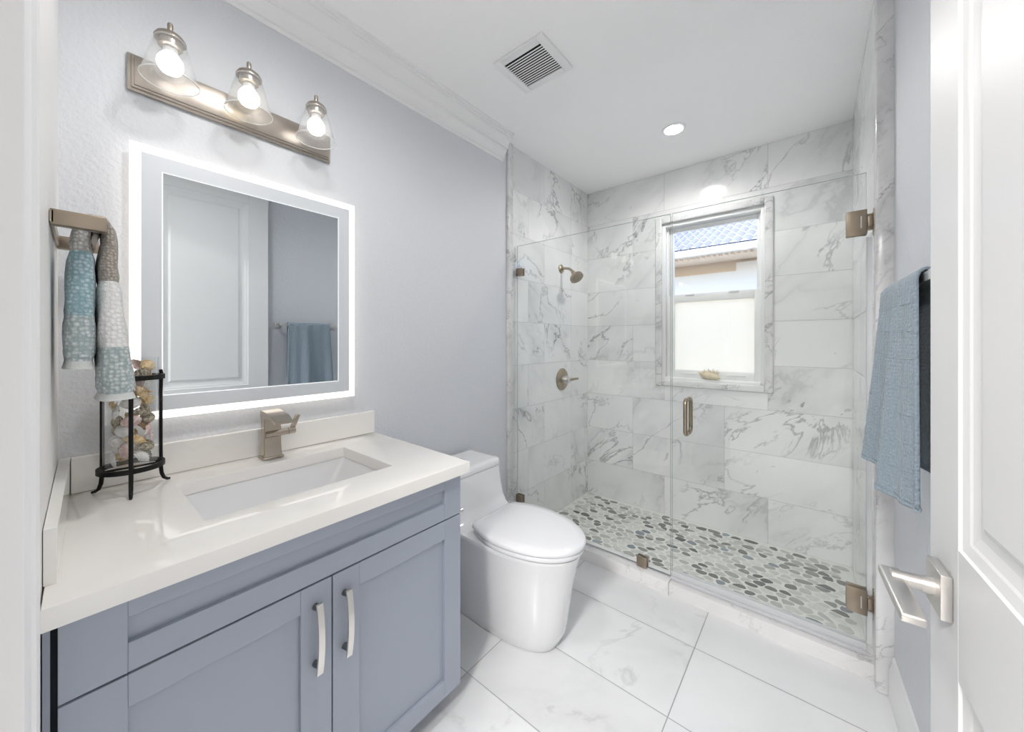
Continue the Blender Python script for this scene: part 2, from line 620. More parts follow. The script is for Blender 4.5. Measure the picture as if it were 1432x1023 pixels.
def tile_wall(name, label, fixed, plane, sign, lo, hi, seams_of, hole=None, thick=0.1, far=None):
    """fixed: 0 = wall at x=plane, 1 = wall at y=plane; sign = direction the tiles face"""
    bm = B()
    a0, a1 = lo, hi
    d = -sign * thick

    def box(u0, u1, z0, z1):
        p0, p1 = sorted((plane - sign * 0.0015, plane + d))
        if fixed == 0:
            bx(bm, p0, p1, u0, u1, z0, z1, mi=1)
        else:
            bx(bm, u0, u1, p0, p1, z0, z1, mi=1)
    if hole:
        hu0, hu1, hz0, hz1 = hole
        box(a0, hu0, ZS - 0.05, H); box(hu1, a1, ZS - 0.05, H)
        box(hu0, hu1, ZS - 0.05, hz0); box(hu0, hu1, hz1, H)
    else:
        box(a0, a1, ZS - 0.05, H)
    nb = len(bm.faces)
    rn = []
    g = 0.0011
    for r in range(9):
        z0, z1 = ZS + r * T, min(ZS + (r + 1) * T, H)
        cuts = [a0] + sorted(s for s in seams_of(r) if a0 < s < a1) + [a1]
        for u0, u1 in zip(cuts, cuts[1:]):
            rects = [(u0, u1, z0, z1)]
            if hole:
                hu0, hu1, hz0, hz1 = hole
                if u0 < hu1 and u1 > hu0 and z0 < hz1 and z1 > hz0:
                    rects = []
                    if u0 < hu0: rects.append((u0, hu0, z0, z1))
                    if u1 > hu1: rects.append((hu1, u1, z0, z1))
                    c0, c1 = max(u0, hu0), min(u1, hu1)
                    if z0 < hz0: rects.append((c0, c1, z0, hz0))
                    if z1 > hz1: rects.append((c0, c1, hz1, z1))
            rv = (random.random(), random.random(), random.random())
            for (p, q, za, zb) in rects:
                pp = p + (g if p == u0 else 0); qq = q - (g if q == u1 else 0)
                za2 = za + (g if za == z0 else 0); zb2 = zb - (g if zb == z1 else 0)
                cs = ((pp, za2), (qq, za2), (qq, zb2), (pp, zb2))
                vs = [bm.verts.new((plane, u, z) if fixed == 0 else (u, plane, z)) for u, z in cs]
                bm.faces.new(vs)
                rn.append(rv)
    o = obj(name, bm, [M['marble'], M['grout_wall']])
    set_face_attr(o, 'rnd', [(0, 0, 0)] * nb + rn)
    return struct(o, label, 'wall')


HOLE = (0.612, 1.256, 0.905, 2.072)
tile_wall('wall_shower_back', 'white and grey veined marble tile wall around the shower window', 1, 0.0, -1, -0.1, 1.85,
          lambda r: [0.396, 1.026] if r in (1, 2, 4, 7) else [0.634, 1.268], HOLE, 0.14)
tile_wall('wall_shower_left', 'marble tile wall carrying the shower head and the valve', 0, 0.004, 1, -1.03, 0.0,
          lambda r: [-0.651, -0.276] if r == 8 else ([-0.276, -0.84] if r % 2 else [-0.276, -0.651]), None, 0.12)
tile_wall('wall_shower_right', 'marble tile wall with the shower door hinges', 0, WX, -1, -1.03, 0.0,
          lambda r: [-0.42] if r % 2 else [-0.7, -0.14], None, 0.2)


def rounded_trim(bm, x0, x1, y0, y1, z0, z1, r=0.006):
    bx(bm, x0, x1, y0, y1, z0, z1, r, 3)


def one_rnd(o):
    set_face_attr(o, 'rnd', [(random.random(),) * 3] * len(o.data.polygons))


bm = B(); rounded_trim(bm, -0.004, 0.018, -1.066, -1.018, 0.0, H - 0.001)
o = obj('trim_1', bm, M['marble_trim'], smooth=40); one_rnd(o)
struct(o, 'marble pencil trim up the left edge of the shower opening', 'trim')
bm = B(); rounded_trim(bm, WX - 0.006, xr(-1.07) + 0.004, -1.072, -1.022, 0.0, H - 0.001)
o = obj('trim_2', bm, M['marble_trim'], smooth=40); one_rnd(o)
struct(o, 'marble pencil trim up the right edge of the shower opening', 'trim')

# marble frame round the window
bm = B()
TX0, TX1, TZ0, TZ1 = 0.572, 1.296, 0.866, 2.108
y0, y1 = -0.014, 0.006
rounded_trim(bm, TX0, HOLE[0] + 0.006, y0, y1, TZ0, TZ1)
rounded_trim(bm, HOLE[1] - 0.006, TX1, y0, y1, TZ0, TZ1)
rounded_trim(bm, HOLE[0] + 0.006, HOLE[1] - 0.006, y0, y1, HOLE[3] - 0.006, TZ1)
rounded_trim(bm, HOLE[0] + 0.006, HOLE[1] - 0.006, y0, y1, TZ0, HOLE[2] + 0.006)
o = obj('trim_3', bm, M['marble_trim'], smooth=40); one_rnd(o)
struct(o, 'marble border framing the shower window', 'trim')

# crown moulding on the vanity wall
CR = [(0, -0.140), (0.007, -0.140), (0.010, -0.134), (0.010, -0.127), (0.017, -0.125), (0.020, -0.118), (0.022, -0.106), (0.029, -0.092),
      (0.040, -0.083), (0.040, -0.077), (0.049, -0.075), (0.050, -0.062), (0.056, -0.046), (0.067, -0.034), (0.079, -0.029), (0.079, -0.021),
      (0.090, -0.019), (0.090, -0.012), (0.097, -0.010), (0.098, 0.0), (0, 0.0)]
bm = B()
extr(bm, CR, (0, -2.838, H), (1, 0, 0), (0, 0, 1), (0, 2.838 - 1.105, 0))
struct(obj('trim_4', bm, M['trim'], smooth=30), 'white crown moulding along the top of the vanity wall', 'crown moulding')

# baseboard on the right wall
BBP = [(0, 0), (0.014, 0), (0.014, 0.095), (0.011, 0.103), (0.011, 0.112), (0.007, 0.120), (0.006, 0.136), (0.0, 0.142)]
bm = B()
a = Vector((xr(-1.075), -1.075, 0)); b = Vector((xr(-2.55), -2.55, 0))
extr(bm, BBP, a, (-1, 0, 0), (0, 0, 1), b - a)
struct(obj('baseboard_right', bm, M['trim'], smooth=30), 'white moulded baseboard under the hanging blue towel', 'baseboard')

# door casing at the left edge of the picture
bm = B()
CP = [(0.800, -2.860), (0.800, -2.849), (0.806, -2.847), (0.832, -2.846), (0.838, -2.844), (0.872, -2.8435), (0.877, -2.8455),
      (0.879, -2.8485), (0.884, -2.8495), (0.889, -2.8525), (0.890, -2.862), (0.890, -2.985), (0.880, -2.985), (0.880, -2.860)]
extr(bm, [(x, y) for x, y in CP], (0, 0, 0), (1, 0, 0), (0, 1, 0), (0, 0, 2.06))
prism(bm, [(0.8885, -2.893), (0.8885, -2.940), (0.916, -2.940), (0.916, -2.893)], 0.0, 2.06)  # unseen door stop added to keep hall light off the jamb
struct(obj('trim_5', bm, M['trim'], smooth=20), 'white moulded door casing at the left edge', 'door casing')

# ------------------------------------------------------------------ shower pan and curb
bm = B()
bx(bm, -0.02, WX + 0.02, -0.95, 0.02, ZS - 0.06, ZS - 0.0005, mi=1)


def clip(poly, a, b, c):
    """keep a*x+b*y<=c"""
    outp = []
    for i in range(len(poly)):
        p, q = poly[i], poly[(i + 1) % len(poly)]
        dp, dq = a * p[0] + b * p[1] - c, a * q[0] + b * q[1] - c
        if dp <= 0:
            outp.append(p)
        if dp * dq < 0:
            t = dp / (dp - dq)
            outp.append((p[0] + t * (q[0] - p[0]), p[1] + t * (q[1] - p[1])))
    return outp


STR = 1.6                                    # stones lie long side across the room
cell = 0.0405
nx, ny = int(WX / (cell * STR)), int(0.95 / cell)
pts = {}
for i in range(-1, nx + 2):
    for j in range(-1, ny + 2):
        pts[(i, j)] = ((i + 0.5 * (j % 2) + random.uniform(-0.36, 0.36)) * cell, (j + random.uniform(-0.36, 0.36)) * cell)
cols = [(0,)] * len(bm.faces)
cols = [(0.66, 0.66, 0.63)] * len(bm.faces)
bpy_cols = []
for (i, j), (px, py) in pts.items():
    if not (0 <= i <= nx and 0 <= j <= ny):
        continue
    poly = [(px - 2 * cell, py - 2 * cell), (px + 2 * cell, py - 2 * cell), (px + 2 * cell, py + 2 * cell), (px - 2 * cell, py + 2 * cell)]
    for di in range(-2, 3):
        for dj in range(-2, 3):
            q = pts.get((i + di, j + dj))
            if q and (di or dj):
                a_, b_ = q[0] - px, q[1] - py
                c_ = (q[0] ** 2 + q[1] ** 2 - px ** 2 - py ** 2) / 2
                poly = clip(poly, a_, b_, c_)
    if len(poly) < 3:
        continue
    cx = sum(v[0] for v in poly) / len(poly); cy = sum(v[1] for v in poly) / len(poly)
    s = random.uniform(0.74, 0.90)
    poly = [(cx + (x - cx) * s, cy + (y - cy) * s) for x, y in poly]
    for _ in range(3):
        poly = [w for k in range(len(poly)) for w in (
            (0.75 * poly[k][0] + 0.25 * poly[(k + 1) % len(poly)][0], 0.75 * poly[k][1] + 0.25 * poly[(k + 1) % len(poly)][1]),
            (0.25 * poly[k][0] + 0.75 * poly[(k + 1) % len(poly)][0], 0.25 * poly[k][1] + 0.75 * poly[(k + 1) % len(poly)][1]))]
    poly = poly[::2]
    ang = random.gauss(0, 0.12)
    ca, sa = math.cos(ang), math.sin(ang)
    W_ = [((x - cx) * STR, (y - cy)) for x, y in poly]
    W_ = [(cx * STR + x * ca - y * sa, -0.945 + cy + x * sa + y * ca) for x, y in W_]
    if min(x for x, y in W_) < 0.006 or max(x for x, y in W_) > WX - 0.004 or max(y for x, y in W_) > -0.003 or min(y for x, y in W_) < -0.94:
        continue
    h = random.uniform(0.0012, 0.0028)
    mx_, my_ = sum(x for x, y in W_) / len(W_), sum(y for x, y in W_) / len(W_)
    r0 = [bm.verts.new((x, y, ZS - 0.0004)) for x, y in W_]
    r1 = [bm.verts.new((mx_ + (x - mx_) * 0.93, my_ + (y - my_) * 0.93, ZS + h)) for x, y in W_]
    r = random.random()
    if r < 0.46:
        v = random.uniform(0.52, 0.68); c = (v, v, v * 0.955)
    elif r < 0.68:
        v = random.uniform(0.36, 0.54); c = (v, v * 0.995, v * 0.95)
    elif r < 0.90:
        v = random.uniform(0.15, 0.28); c = (v, v * 0.99, v * 0.93)
    elif r < 0.97:
        v = random.uniform(0.10, 0.17); c = (v, v, v)
    else:
        v = random.uniform(0.22, 0.36); c = (v * 0.86, v * 0.98, v * 1.1)
    k = len(r0)
    for t_ in range(k):
        u_ = (t_ + 1) % k
        f = bm.faces.new((r0[t_], r0[u_], r1[u_], r1[t_])); f.smooth = True; cols.append(c)
    f = bm.faces.new(r1); cols.append(c)
o = obj('floor_shower', bm, [M['pebble'], M['grout_pebble']])
set_face_attr(o, 'col', cols)
struct(o, 'flat grey and white pebble mosaic on the shower floor', 'shower floor')

bm = B()
JX = 0.965
bx(bm, 0.0, JX - 0.001, -1.0257, -0.925, -0.1, 0.060, 0.004)
bx(bm, JX + 0.001, 1.70, -1.0257, -0.925, -0.1, 0.058, 0.004)
bx(bm, JX - 0.002, JX + 0.002, -1.0247, -0.927, -0.09, 0.0575, mi=1)
o = obj('trim_6', bm, [M['marble_curb'], M['grout']], smooth=40)
struct(o, 'low white marble curb along the front of the shower', 'curb')

# ------------------------------------------------------------------ window
bm = B()
FX0, FX1, FZ0, FZ1 = 0.612, 1.256, 0.905, 2.072
fy0, fy1 = 0.012, 0.125
w = 0.026
bx(bm, FX0, FX0 + w, fy0, fy1, FZ0, FZ1, 0.002); bx(bm, FX1 - w, FX1, fy0, fy1, FZ0, FZ1, 0.002)
bx(bm, FX0 + w, FX1 - w, fy0, fy1, FZ1 - w - 0.006, FZ1, 0.002); bx(bm, FX0 + w, FX1 - w, fy0, fy1, FZ0, FZ0 + w, 0.002)
bx(bm, FX0 + w, FX0 + w + 0.012, 0.055, fy1, FZ0 + w, FZ1 - w)
bx(bm, FX1 - w - 0.012, FX1 - w, 0.055, fy1, FZ0 + w, FZ1 - w)
win = struct(obj('window_1', bm, M['vinyl'], smooth=40), 'white vinyl single hung window in the shower wall', 'window')
bm = B()
ux0, ux1, uz0, uz1 = 0.650, 1.232, 1.512, 2.036
sw = 0.030
for (a_, b_, c_, d_) in ((ux0, ux0 + sw, uz0, uz1), (ux1 - sw, ux1, uz0, uz1), (ux0 + sw, ux1 - sw, uz1 - sw, uz1), (ux0 + sw, ux1 - sw, uz0, uz0 + sw)):
    bx(bm, a_, b_, 0.075, 0.105, c_, d_, 0.002)
us = obj('upper_sash', bm, M['vinyl'], win, 40)
bm = B(); bx(bm, ux0 + sw - 0.004, ux1 - sw + 0.004, 0.086, 0.091, uz0 + sw - 0.004, uz1 - sw + 0.004)
obj('clear_pane', bm, M['pane'], us)
bm = B()
lx0, lx1, lz0, lz1 = 0.652, 1.230, 0.930, 1.530
sl = 0.044
for (a_, b_, c_, d_) in ((lx0, lx0 + sl, lz0, lz1), (lx1 - sl + 0.006, lx1, lz0, lz1), (lx0 + sl, lx1 - sl + 0.006, lz1 - 0.050, lz1), (lx0 + sl, lx1 - sl + 0.006, lz0, lz0 + 0.056)):
    bx(bm, a_, b_, 0.036, 0.070, c_, d_, 0.003)
ls = obj('lower_sash', bm, M['vinyl'], win, 40)
bm = B(); bx(bm, lx0 + sl - 0.004, lx1 - sl + 0.01, 0.050, 0.055, lz0 + 0.052, lz1 - 0.046)
obj('frosted_pane', bm, M['frost'], ls, label='frosted white lower pane')
for cx_ in (0.80, 1.075):
    bm = B(); bx(bm, cx_ - 0.03, cx_ + 0.03, 0.030, 0.044, lz1 - 0.003, lz1 + 0.008, 0.002)
    obj('latch', bm, M['vinyl'], ls, 40)
for cx_ in (0.80, 1.09):
    bm = B(); bx(bm, cx_ - 0.055, cx_ + 0.055, 0.024, 0.038, lz0 + 0.030, lz0 + 0.037, 0.003)
    obj('finger_lift', bm, M['vinyl'], ls, 40)
bm = B(); bx(bm, FX0 + w, FX1 - w, -0.004, 0.036, FZ0, FZ0 + 0.024, 0.004)
obj('sill', bm, M['vinyl'], win, 40)

# ------------------------------------------------------------------ outside: the house next door
EY, EZ = 2.0, 2.225
bm = B(); bx(bm, -8, 9, 0.3, 12, -0.35, -0.3)
struct(obj('ground', bm, M['ground']), 'pale ground outside the window', 'ground')
nh = thing('neighbour_house', 'neighbouring house, its tiled roof painted with blue sky reflection, seen through window', 'house', (0.5, 2.6, -0.3))
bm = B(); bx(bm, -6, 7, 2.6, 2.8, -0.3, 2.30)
obj('wall', bm, M['stucco'], nh)  # beige stands for the part of the wall in eave shade
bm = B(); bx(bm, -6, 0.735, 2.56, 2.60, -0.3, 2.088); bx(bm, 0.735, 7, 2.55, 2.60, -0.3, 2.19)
obj('sunlit_band', bm, M['sunlit_wall'], nh, label='white band painting sunlight on the lower wall')  # white stands for sunlight on the lower part of the wall
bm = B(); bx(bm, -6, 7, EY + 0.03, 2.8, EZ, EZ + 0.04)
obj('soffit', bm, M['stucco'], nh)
bm = B()
zz = []
for k in range(70):
    x = -1.6 + k * 0.062
    zz += [(x, EZ - 0.03), (x + 0.024, EZ - 0.03), (x + 0.030, EZ + 0.002), (x + 0.056, EZ + 0.002)]
loft(bm, [[(x, EY + 0.035, z) for x, z in zz], [(x, EY + 0.11, z) for x, z in zz]], False, False, closed=False)
loft(bm, [[(x, EY + 0.035, EZ + 0.003) for x, z in zz], [(x, EY + 0.035, z) for x, z in zz]], False, False, closed=False)
obj('soffit_vent', bm, M['stucco'], nh)
bm = B(); extr(bm, [(0, 0), (0.09, 0), (0.09, 0.09), (0.02, 0.08), (0.0, 0.045)], (-6, EY - 0.06, EZ - 0.005), (0, 1, 0), (0, 0, 1), (13, 0, 0))
obj('gutter', bm, M['gutter'], nh)
# roof of barrel tiles: a corrugated slope, courses stepping up
bm = B()
pitch = 0.105
rings = []
sl_ = math.radians(24)
x0r, nper, sub = -2.2, 48, 8
for c in range(9):
    s0, s1 = c * 0.30, c * 0.30 + 0.31
    lift = 0.012
    row = []
    for s_, lf in ((s0, lift), (s1, 0.0)):
        row.append([(x0r + pitch * k / sub, EY - 0.05 + s_ * math.cos(sl_), EZ + 0.062 + s_ * math.sin(sl_) + lf + 0.034 * abs(math.sin(PI * k / sub)) ** 0.8) for k in range(nper * sub + 1)])
    loft(bm, row, False, False, closed=False)
rf = obj('roof', bm, M['rooftile'], nh, 50)
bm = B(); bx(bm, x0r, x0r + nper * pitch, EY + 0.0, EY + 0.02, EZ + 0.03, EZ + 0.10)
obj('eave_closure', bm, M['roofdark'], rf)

# ------------------------------------------------------------------ shower glass
sc = thing('shower_screen', 'fixed clear glass panel at left of the shower', 'glass panel', (0.48, YG, 0.06))
GT = 0.005


def glass_sheet(name, x0, x1, z0, z1, par):
    bm = B()
    bx(bm, x0, x1, YG - GT, YG + GT, z0, z1)
    for f in bm.faces:
        f.normal_update()
        if abs(f.normal.y) < 0.5:
            f.material_index = 1
    return obj(name, bm, [M['glass'], M['glass_edge']], par)


glass_sheet('glass_pane', 0.016, 0.961, 0.066, 1.806, sc)


def clip_part(x0, x1, z0, z1):
    bm = B()
    bx(bm, x0, x1, YG - 0.016, YG - 0.0055, z0, z1, 0.0015)
    bx(bm, x0, x1, YG + 0.0055, YG + 0.016, z0, z1, 0.0015)
    obj('clip', bm, M['bronze_plate'], sc, 40)


clip_part(0.018, 0.066, 1.612, 1.660)
clip_part(0.018, 0.066, 0.168, 0.216)
clip_part(0.800, 0.850, 0.0615, 0.112)
bm = B(); bx(bm, 0.018, 0.960, YG - 0.008, YG + 0.008, 0.0605, 0.066)
obj('seal', bm, M['seal'], sc)

sd = thing('shower_door', 'frameless glass shower door with bronze hinges and pull', 'shower door', (1.3, YG, 0.06))
glass_sheet('glass_pane', 0.968, 1.640, 0.098, 1.806, sd)
for z in (1.625, 0.247):
    bm = B()
    for s_ in (-1, 1):
        ya, yb = sorted((YG + s_ * 0.0055, YG + s_ * 0.017))
        bx(bm, 1.585, 1.642, ya, yb, z - 0.045, z + 0.045, 0.002)
    bx(bm, 1.628, WX - 0.001, YG - 0.012, YG + 0.012, z - 0.028, z + 0.028, 0.002)
    bx(bm, 1.642, WX - 0.004, YG - 0.016, YG + 0.016, z - 0.020, z + 0.020, 0.004)
    hg = obj('hinge', bm, M['bronze_plate'], sd, 40)
    bm = B(); bx(bm, 1.624, 1.6275, YG - 0.0185, YG - 0.016, z - 0.022, z + 0.022, 0.0008)
    obj('hinge_pin', bm, M['nickel'], hg, 40)
    bm = B(); bx(bm, WX - 0.0045, WX + 0.001, YG - 0.022, YG + 0.022, z - 0.045, z + 0.045, 0.001)
    obj('wall_plate', bm, M['bronze_plate'], hg, 40)
# pull handle: rounded loop on both faces of the glass
for s_ in (-1, 1):
    bm = B()
    hx, za, zb = 1.038, 0.752, 0.936
    y_in, y_out = YG + s_ * 0.005, YG + s_ * 0.048
    path = [(hx, y_in, za + 0.012)]
    for t_ in range(7):
        a_ = t_ / 6 * PI / 2
        path.append((hx, y_out - s_ * 0.022 * (1 - math.sin(a_)) , za + 0.012 + 0.022 * (1 - math.cos(a_)) ))
    for t_ in range(7):
        a_ = t_ / 6 * PI / 2
        path.append((hx, y_out - s_ * 0.022 * (1 - math.cos(a_)), zb - 0.012 - 0.022 * (1 - math.sin(a_))))
    path.append((hx, y_in, zb - 0.012))
    tube(bm, path, 0.0095, 14)
    obj('pull', bm, M['bronze'], sd, 60)
bm = B()
bx(bm, 0.968, 1.640, YG - 0.012, YG + 0.012, 0.072, 0.100, 0.003)
bx(bm, 0.968, 1.640, YG - 0.022, YG - 0.008, 0.062, 0.076, 0.003)
obj('sweep', bm, M['seal'], sd, 40, label='translucent drip seal along the door bottom')
bm = B(); bx(bm, 1.641, 1.655, YG - 0.006, YG + 0.006, 0.10, 1.57)
obj('edge_seal', bm, M['seal'], sd)

# ------------------------------------------------------------------ shower head and valve
sh = thing('showerhead', 'bronze shower head on a short curved arm', 'shower head', (0.004, -0.426, 1.746))
bm = B(); lathe(bm, [(0.034, 0), (0.034, 0.003), (0.028, 0.010), (0.014, 0.016), (0.0, 0.016)], 32, axis_m((0.004, -0.426, 1.746), (1, 0, 0)), cap0=True)
obj('flange', bm, M['bronze'], sh, 40)
bm = B(); tube(bm, [(0.008, -0.426, 1.746), (0.045, -0.428, 1.745), (0.075, -0.431, 1.738), (0.100, -0.435, 1.722), (0.120, -0.440, 1.700)], 0.0095, 14)
obj('arm', bm, M['bronze'], sh, 60)
HD = Vector((0.62, -0.14, -0.78)).normalized()
hm = axis_m(Vector((0.120, -0.440, 1.700)), HD)
bm = B()
lathe(bm, [(0.0, -0.012), (0.015, -0.010), (0.017, 0.006), (0.014, 0.012), (0.024, 0.024), (0.047, 0.034), (0.052, 0.042), (0.052, 0.056), (0.047, 0.060)], 36, hm)
hd = obj('head', bm, M['bronze'], sh, 40)
bm = B(); lathe(bm, [(0.047, 0.060), (0.038, 0.058), (0.036, 0.061), (0.012, 0.061), (0.010, 0.058), (0.0, 0.058)], 36, hm)
for k in range(16):
    a_ = 2 * PI * k / 16
    lathe(bm, [(0.0025, 0.058), (0.0018, 0.064), (0, 0.064)], 8, hm @ Matrix.Translation((0.025 * math.cos(a_), 0.025 * math.sin(a_), 0)))
obj('spray_face', bm, M['bronze_plate'], hd, 40)

sv = thing('shower_valve', 'round bronze shower valve with lever on marble tile', 'shower valve', (0.004, -0.412, 0.905))
VM = axis_m((0.004, -0.412, 0.905), (1, 0, 0))
bm = B(); lathe(bm, [(0.084, 0), (0.084, 0.004), (0.078, 0.010), (0.050, 0.014), (0.034, 0.016), (0.0, 0.016)], 40, VM, cap0=True)
obj('escutcheon', bm, M['bronze'], sv, 40)
bm = B(); lathe(bm, [(0.030, 0.014), (0.030, 0.040), (0.026, 0.046), (0.024, 0.066), (0.019, 0.070), (0, 0.070)], 32, VM)
obj('hub', bm, M['nickel'], sv, 40)
bm = B(); tube(bm, [(0.060, -0.418, 0.904), (0.070, -0.395, 0.906), (0.082, -0.345, 0.908), (0.088, -0.318, 0.909)], [0.012, 0.011, 0.009, 0.008], 14)
obj('lever', bm, M['bronze'], sv, 60)

# sea shell on the window sill
ss = thing('sea_shell', 'spiky pale sea shell lying on the window sill', 'shell', (0.935, -0.006, FZ0 + 0.024))
bm = B()
cM = Matrix.Translation((0.940, 0.003, FZ0 + 0.050)) @ Matrix.Rotation(math.radians(100), 4, 'Y') @ Matrix.Rotation(0.2, 4, 'X')
rings = []
for k in range(14):
    t_ = k / 13
    r_ = 0.026 * math.sin(PI * min(1, 0.08 + t_ * 0.95)) ** 0.8 + 0.001
    rings.append([cM @ Vector((r_ * math.cos(2 * PI * i / 18) * (1 + 0.18 * math.sin(i * 2.1 + k * 1.4)), r_ * math.sin(2 * PI * i / 18) * (0.95 + 0.15 * math.sin(k * 2.0)), -0.070 + 0.14 * t_)) for i in range(18)])
loft(bm, rings)
obj('body', bm, M['starfish'], ss, 60)
bm = B()
for k in range(9):                        # fan of blunt knobs along the crest, one long horn at the left
    f_ = k / 8
    bx0, bz0 = 0.905 + 0.075 * f_, FZ0 + 0.064 + 0.008 * math.sin(PI * f_)
    an = math.radians(125 - 75 * f_)
    ln = 0.022 + 0.010 * (k % 2)
    tube(bm, [(bx0, 0.003, bz0), (bx0 + ln * math.cos(an), -0.002 + 0.006 * (k % 3 - 1), bz0 + ln * math.sin(an))], [0.0065, 0.0015], 8)
tube(bm, [(0.900, 0.003, FZ0 + 0.060), (0.878, 0.0, FZ0 + 0.070), (0.862, 0.0, FZ0 + 0.070)], [0.010, 0.006, 0.0015], 8)
obj('spines', bm, M['starfish'], ss, 60)

# ------------------------------------------------------------------ vanity
CX = 0.595                        # face of the doors
CY0, CY1 = -2.834, -2.001
va = thing('vanity_cabinet', 'grey blue shaker vanity cabinet under the white counter', 'cabinet', (0.3, -2.42, 0))
bm = B()
bx(bm, 0.02, CX - 0.021, CY1 - 0.018, CY1, 0.066, 0.764, 0.001)
bx(bm, 0.02, CX - 0.021, CY0 + 0.002, CY0 + 0.02, 0.066, 0.764)
bx(bm, 0.02, CX - 0.021, CY0 + 0.02, CY1 - 0.018, 0.066, 0.084)
bx(bm, 0.02, 0.03, CY0 + 0.02, CY1 - 0.018, 0.084, 0.764)
bx(bm, 0.505, CX - 0.021, CY0 + 0.02, CY1 - 0.018, 0.62, 0.764)
body = obj('body', bm, M['cab'], va)
bm = B(); bx(bm, 0.02, 0.525, CY0 + 0.01, CY1 - 0.022, 0.0, 0.066)
obj('toe_kick', bm, M['cab'], va)
bm = B(); bx(bm, CX - 0.0215, CX - 0.0195, CY0 + 0.006, CY1 - 0.006, 0.072, 0.760)
obj('reveal_shade', bm, M['cab_dark'], va)
bm = B(); bx(bm, 0.02, CX - 0.012, yw(0.58) + 0.002, CY0 - 0.0075, 0.0, 0.764)
obj('filler_strip', bm, M['cab'], va)
bm = B(); bx(bm, 0.02, CX - 0.03, CY0 - 0.0075, CY0 + 0.002, 0.0, 0.762)
obj('gap_shade_strip', bm, M['cab_dark'], va)


def shaker(name, y0, y1, z0, z1, st_l, st_r, rt, rb):
    bm = B()
    xb = CX - 0.020
    e = 0.0012
    bx(bm, xb, CX, y0, y0 + st_l, z0, z1, e)
    bx(bm, xb, CX, y1 - st_r, y1, z0, z1, e)
    bx(bm, xb, CX - 0.0003, y0 + st_l, y1 - st_r, z1 - rt, z1, e)
    bx(bm, xb, CX - 0.0003, y0 + st_l, y1 - st_r, z0, z0 + rb, e)
    bx(bm, xb, CX - 0.0105, y0 + st_l - 0.002, y1 - st_r + 0.002, z0 + rb - 0.002, z1 - rt + 0.002)
    return obj(name, bm, M['cab'], va)


shaker('drawer_front', CY0, CY1, 0.6305, 0.760, 0.075, 0.066, 0.036, 0.050)
dl = shaker('door', CY0, -2.4185, 0.070, 0.6265, 0.075, 0.069, 0.056, 0.056)
dr = shaker('door', -2.4155, CY1, 0.070, 0.6265, 0.0675, 0.066, 0.058, 0.052)


def pull(par, y, zc):
    bm = B()
    rings = []
    hl = 0.081
    for k in range(17):
        t_ = -1 + 2 * k / 16
        x = CX + 0.031 - 0.011 * t_ * t_
        z = zc + hl * t_
        wd = 0.0068
        rings.append([(x - 0.003, y - wd, z), (x + 0.003, y - wd, z), (x + 0.003, y + wd, z), (x - 0.003, y + wd, z)])
    loft(bm, rings)
    h = obj('handle', bm, M['nickel'], par, 35, label='satin nickel bow pull')
    bm = B()
    bm.free()
    for s_ in (-1, 1):
        bm = B()
        tube(bm, [(CX, y - 0.001, zc + s_ * 0.066), (CX + 0.012, y, zc + s_ * 0.066), (CX + 0.023, y, zc + s_ * 0.066)], [0.0075, 0.0055, 0.0055], 12)
        obj('handle_post', bm, M['nickel_dark'], par, 50)
    return h


pull(dl, -2.455, 0.508)
pull(dr, -2.386, 0.505)

# peg for a paper roll on the cabinet's right side
pg = thing('paper_holder', 'short brushed nickel paper holder on the right side of the vanity', 'paper holder', (0.565, CY1, 0.62))
bm = B(); lathe(bm, [(0.017, 0.0005), (0.017, 0.006), (0.010, 0.009), (0, 0.009)], 24, axis_m((0.565, CY1, 0.617), (0, 1, 0)), cap0=True)
obj('rosette', bm, M['nickel'], pg, 40)
bm = B(); tube(bm, [(0.565, CY1 + 0.006, 0.617), (0.565, CY1 + 0.034, 0.617)], 0.0085, 16)
obj('post', bm, M['nickel'], pg, 60)

# counter with undermount basin
CT0, CT1 = 0.765, 0.800
SX0, SX1, SY0, SY1 = 0.142, 0.462, -2.632, -2.168
bm = B()
FXc = 0.622
outer = [(0.002, yw(0.0) + 0.002), (0.002, -1.972), (FXc, -1.984), (FXc, yw(FXc) + 0.002)]
inner = [(SX0, SY0), (SX0, SY1), (SX1, SY1), (SX1, SY0)]
ot = [bm.verts.new((x, y, CT1)) for x, y in outer]; ob_ = [bm.verts.new((x, y, CT0)) for x, y in outer]
it = [bm.verts.new((x, y, CT1)) for x, y in inner]; ib = [bm.verts.new((x, y, CT0)) for x, y in inner]
for i in range(4):
    j = (i + 1) % 4
    bm.faces.new((ot[i], ot[j], it[j], it[i]))
    bm.faces.new((ob_[j], ob_[i], ib[i], ib[j]))
    bm.faces.new((ot[j], ot[i], ob_[i], ob_[j]))
    bm.faces.new((it[i], it[j], ib[j], ib[i]))
ed = [e for e in bm.edges if all(v in ot or v in it for v in e.verts) and not (any(v in ot for v in e.verts) and any(v in it for v in e.verts))]
ed += [e for e in bm.edges if (e.verts[0] in it and e.verts[1] in ib) or (e.verts[0] in ib and e.verts[1] in it)]
bmesh.ops.bevel(bm, geom=ed, offset=0.0025, segments=2, affect='EDGES', profile=0.5)
ct = thing('countertop', 'glossy white quartz counter with low backsplash and sink cutout', 'countertop', (0.3, -2.42, CT0))
obj('slab', bm, M['quartz'], ct, 30)
bm = B(); bx(bm, 0.001, 0.021, yw(0.0) + 0.0208, -1.974, CT1 + 0.0003, 0.892, 0.0015)
obj('backsplash', bm, M['quartz'], ct)
bm = B()
prism(bm, [(0.002, yw(0) + 0.001), (0.545, yw(0.545) + 0.001), (0.545, yw(0.545) + 0.016), (0.002, yw(0) + 0.0205)], CT1 + 0.0003, 0.892, bev=0.001)
obj('side_splash', bm, M['quartz'], ct)

bm = B()


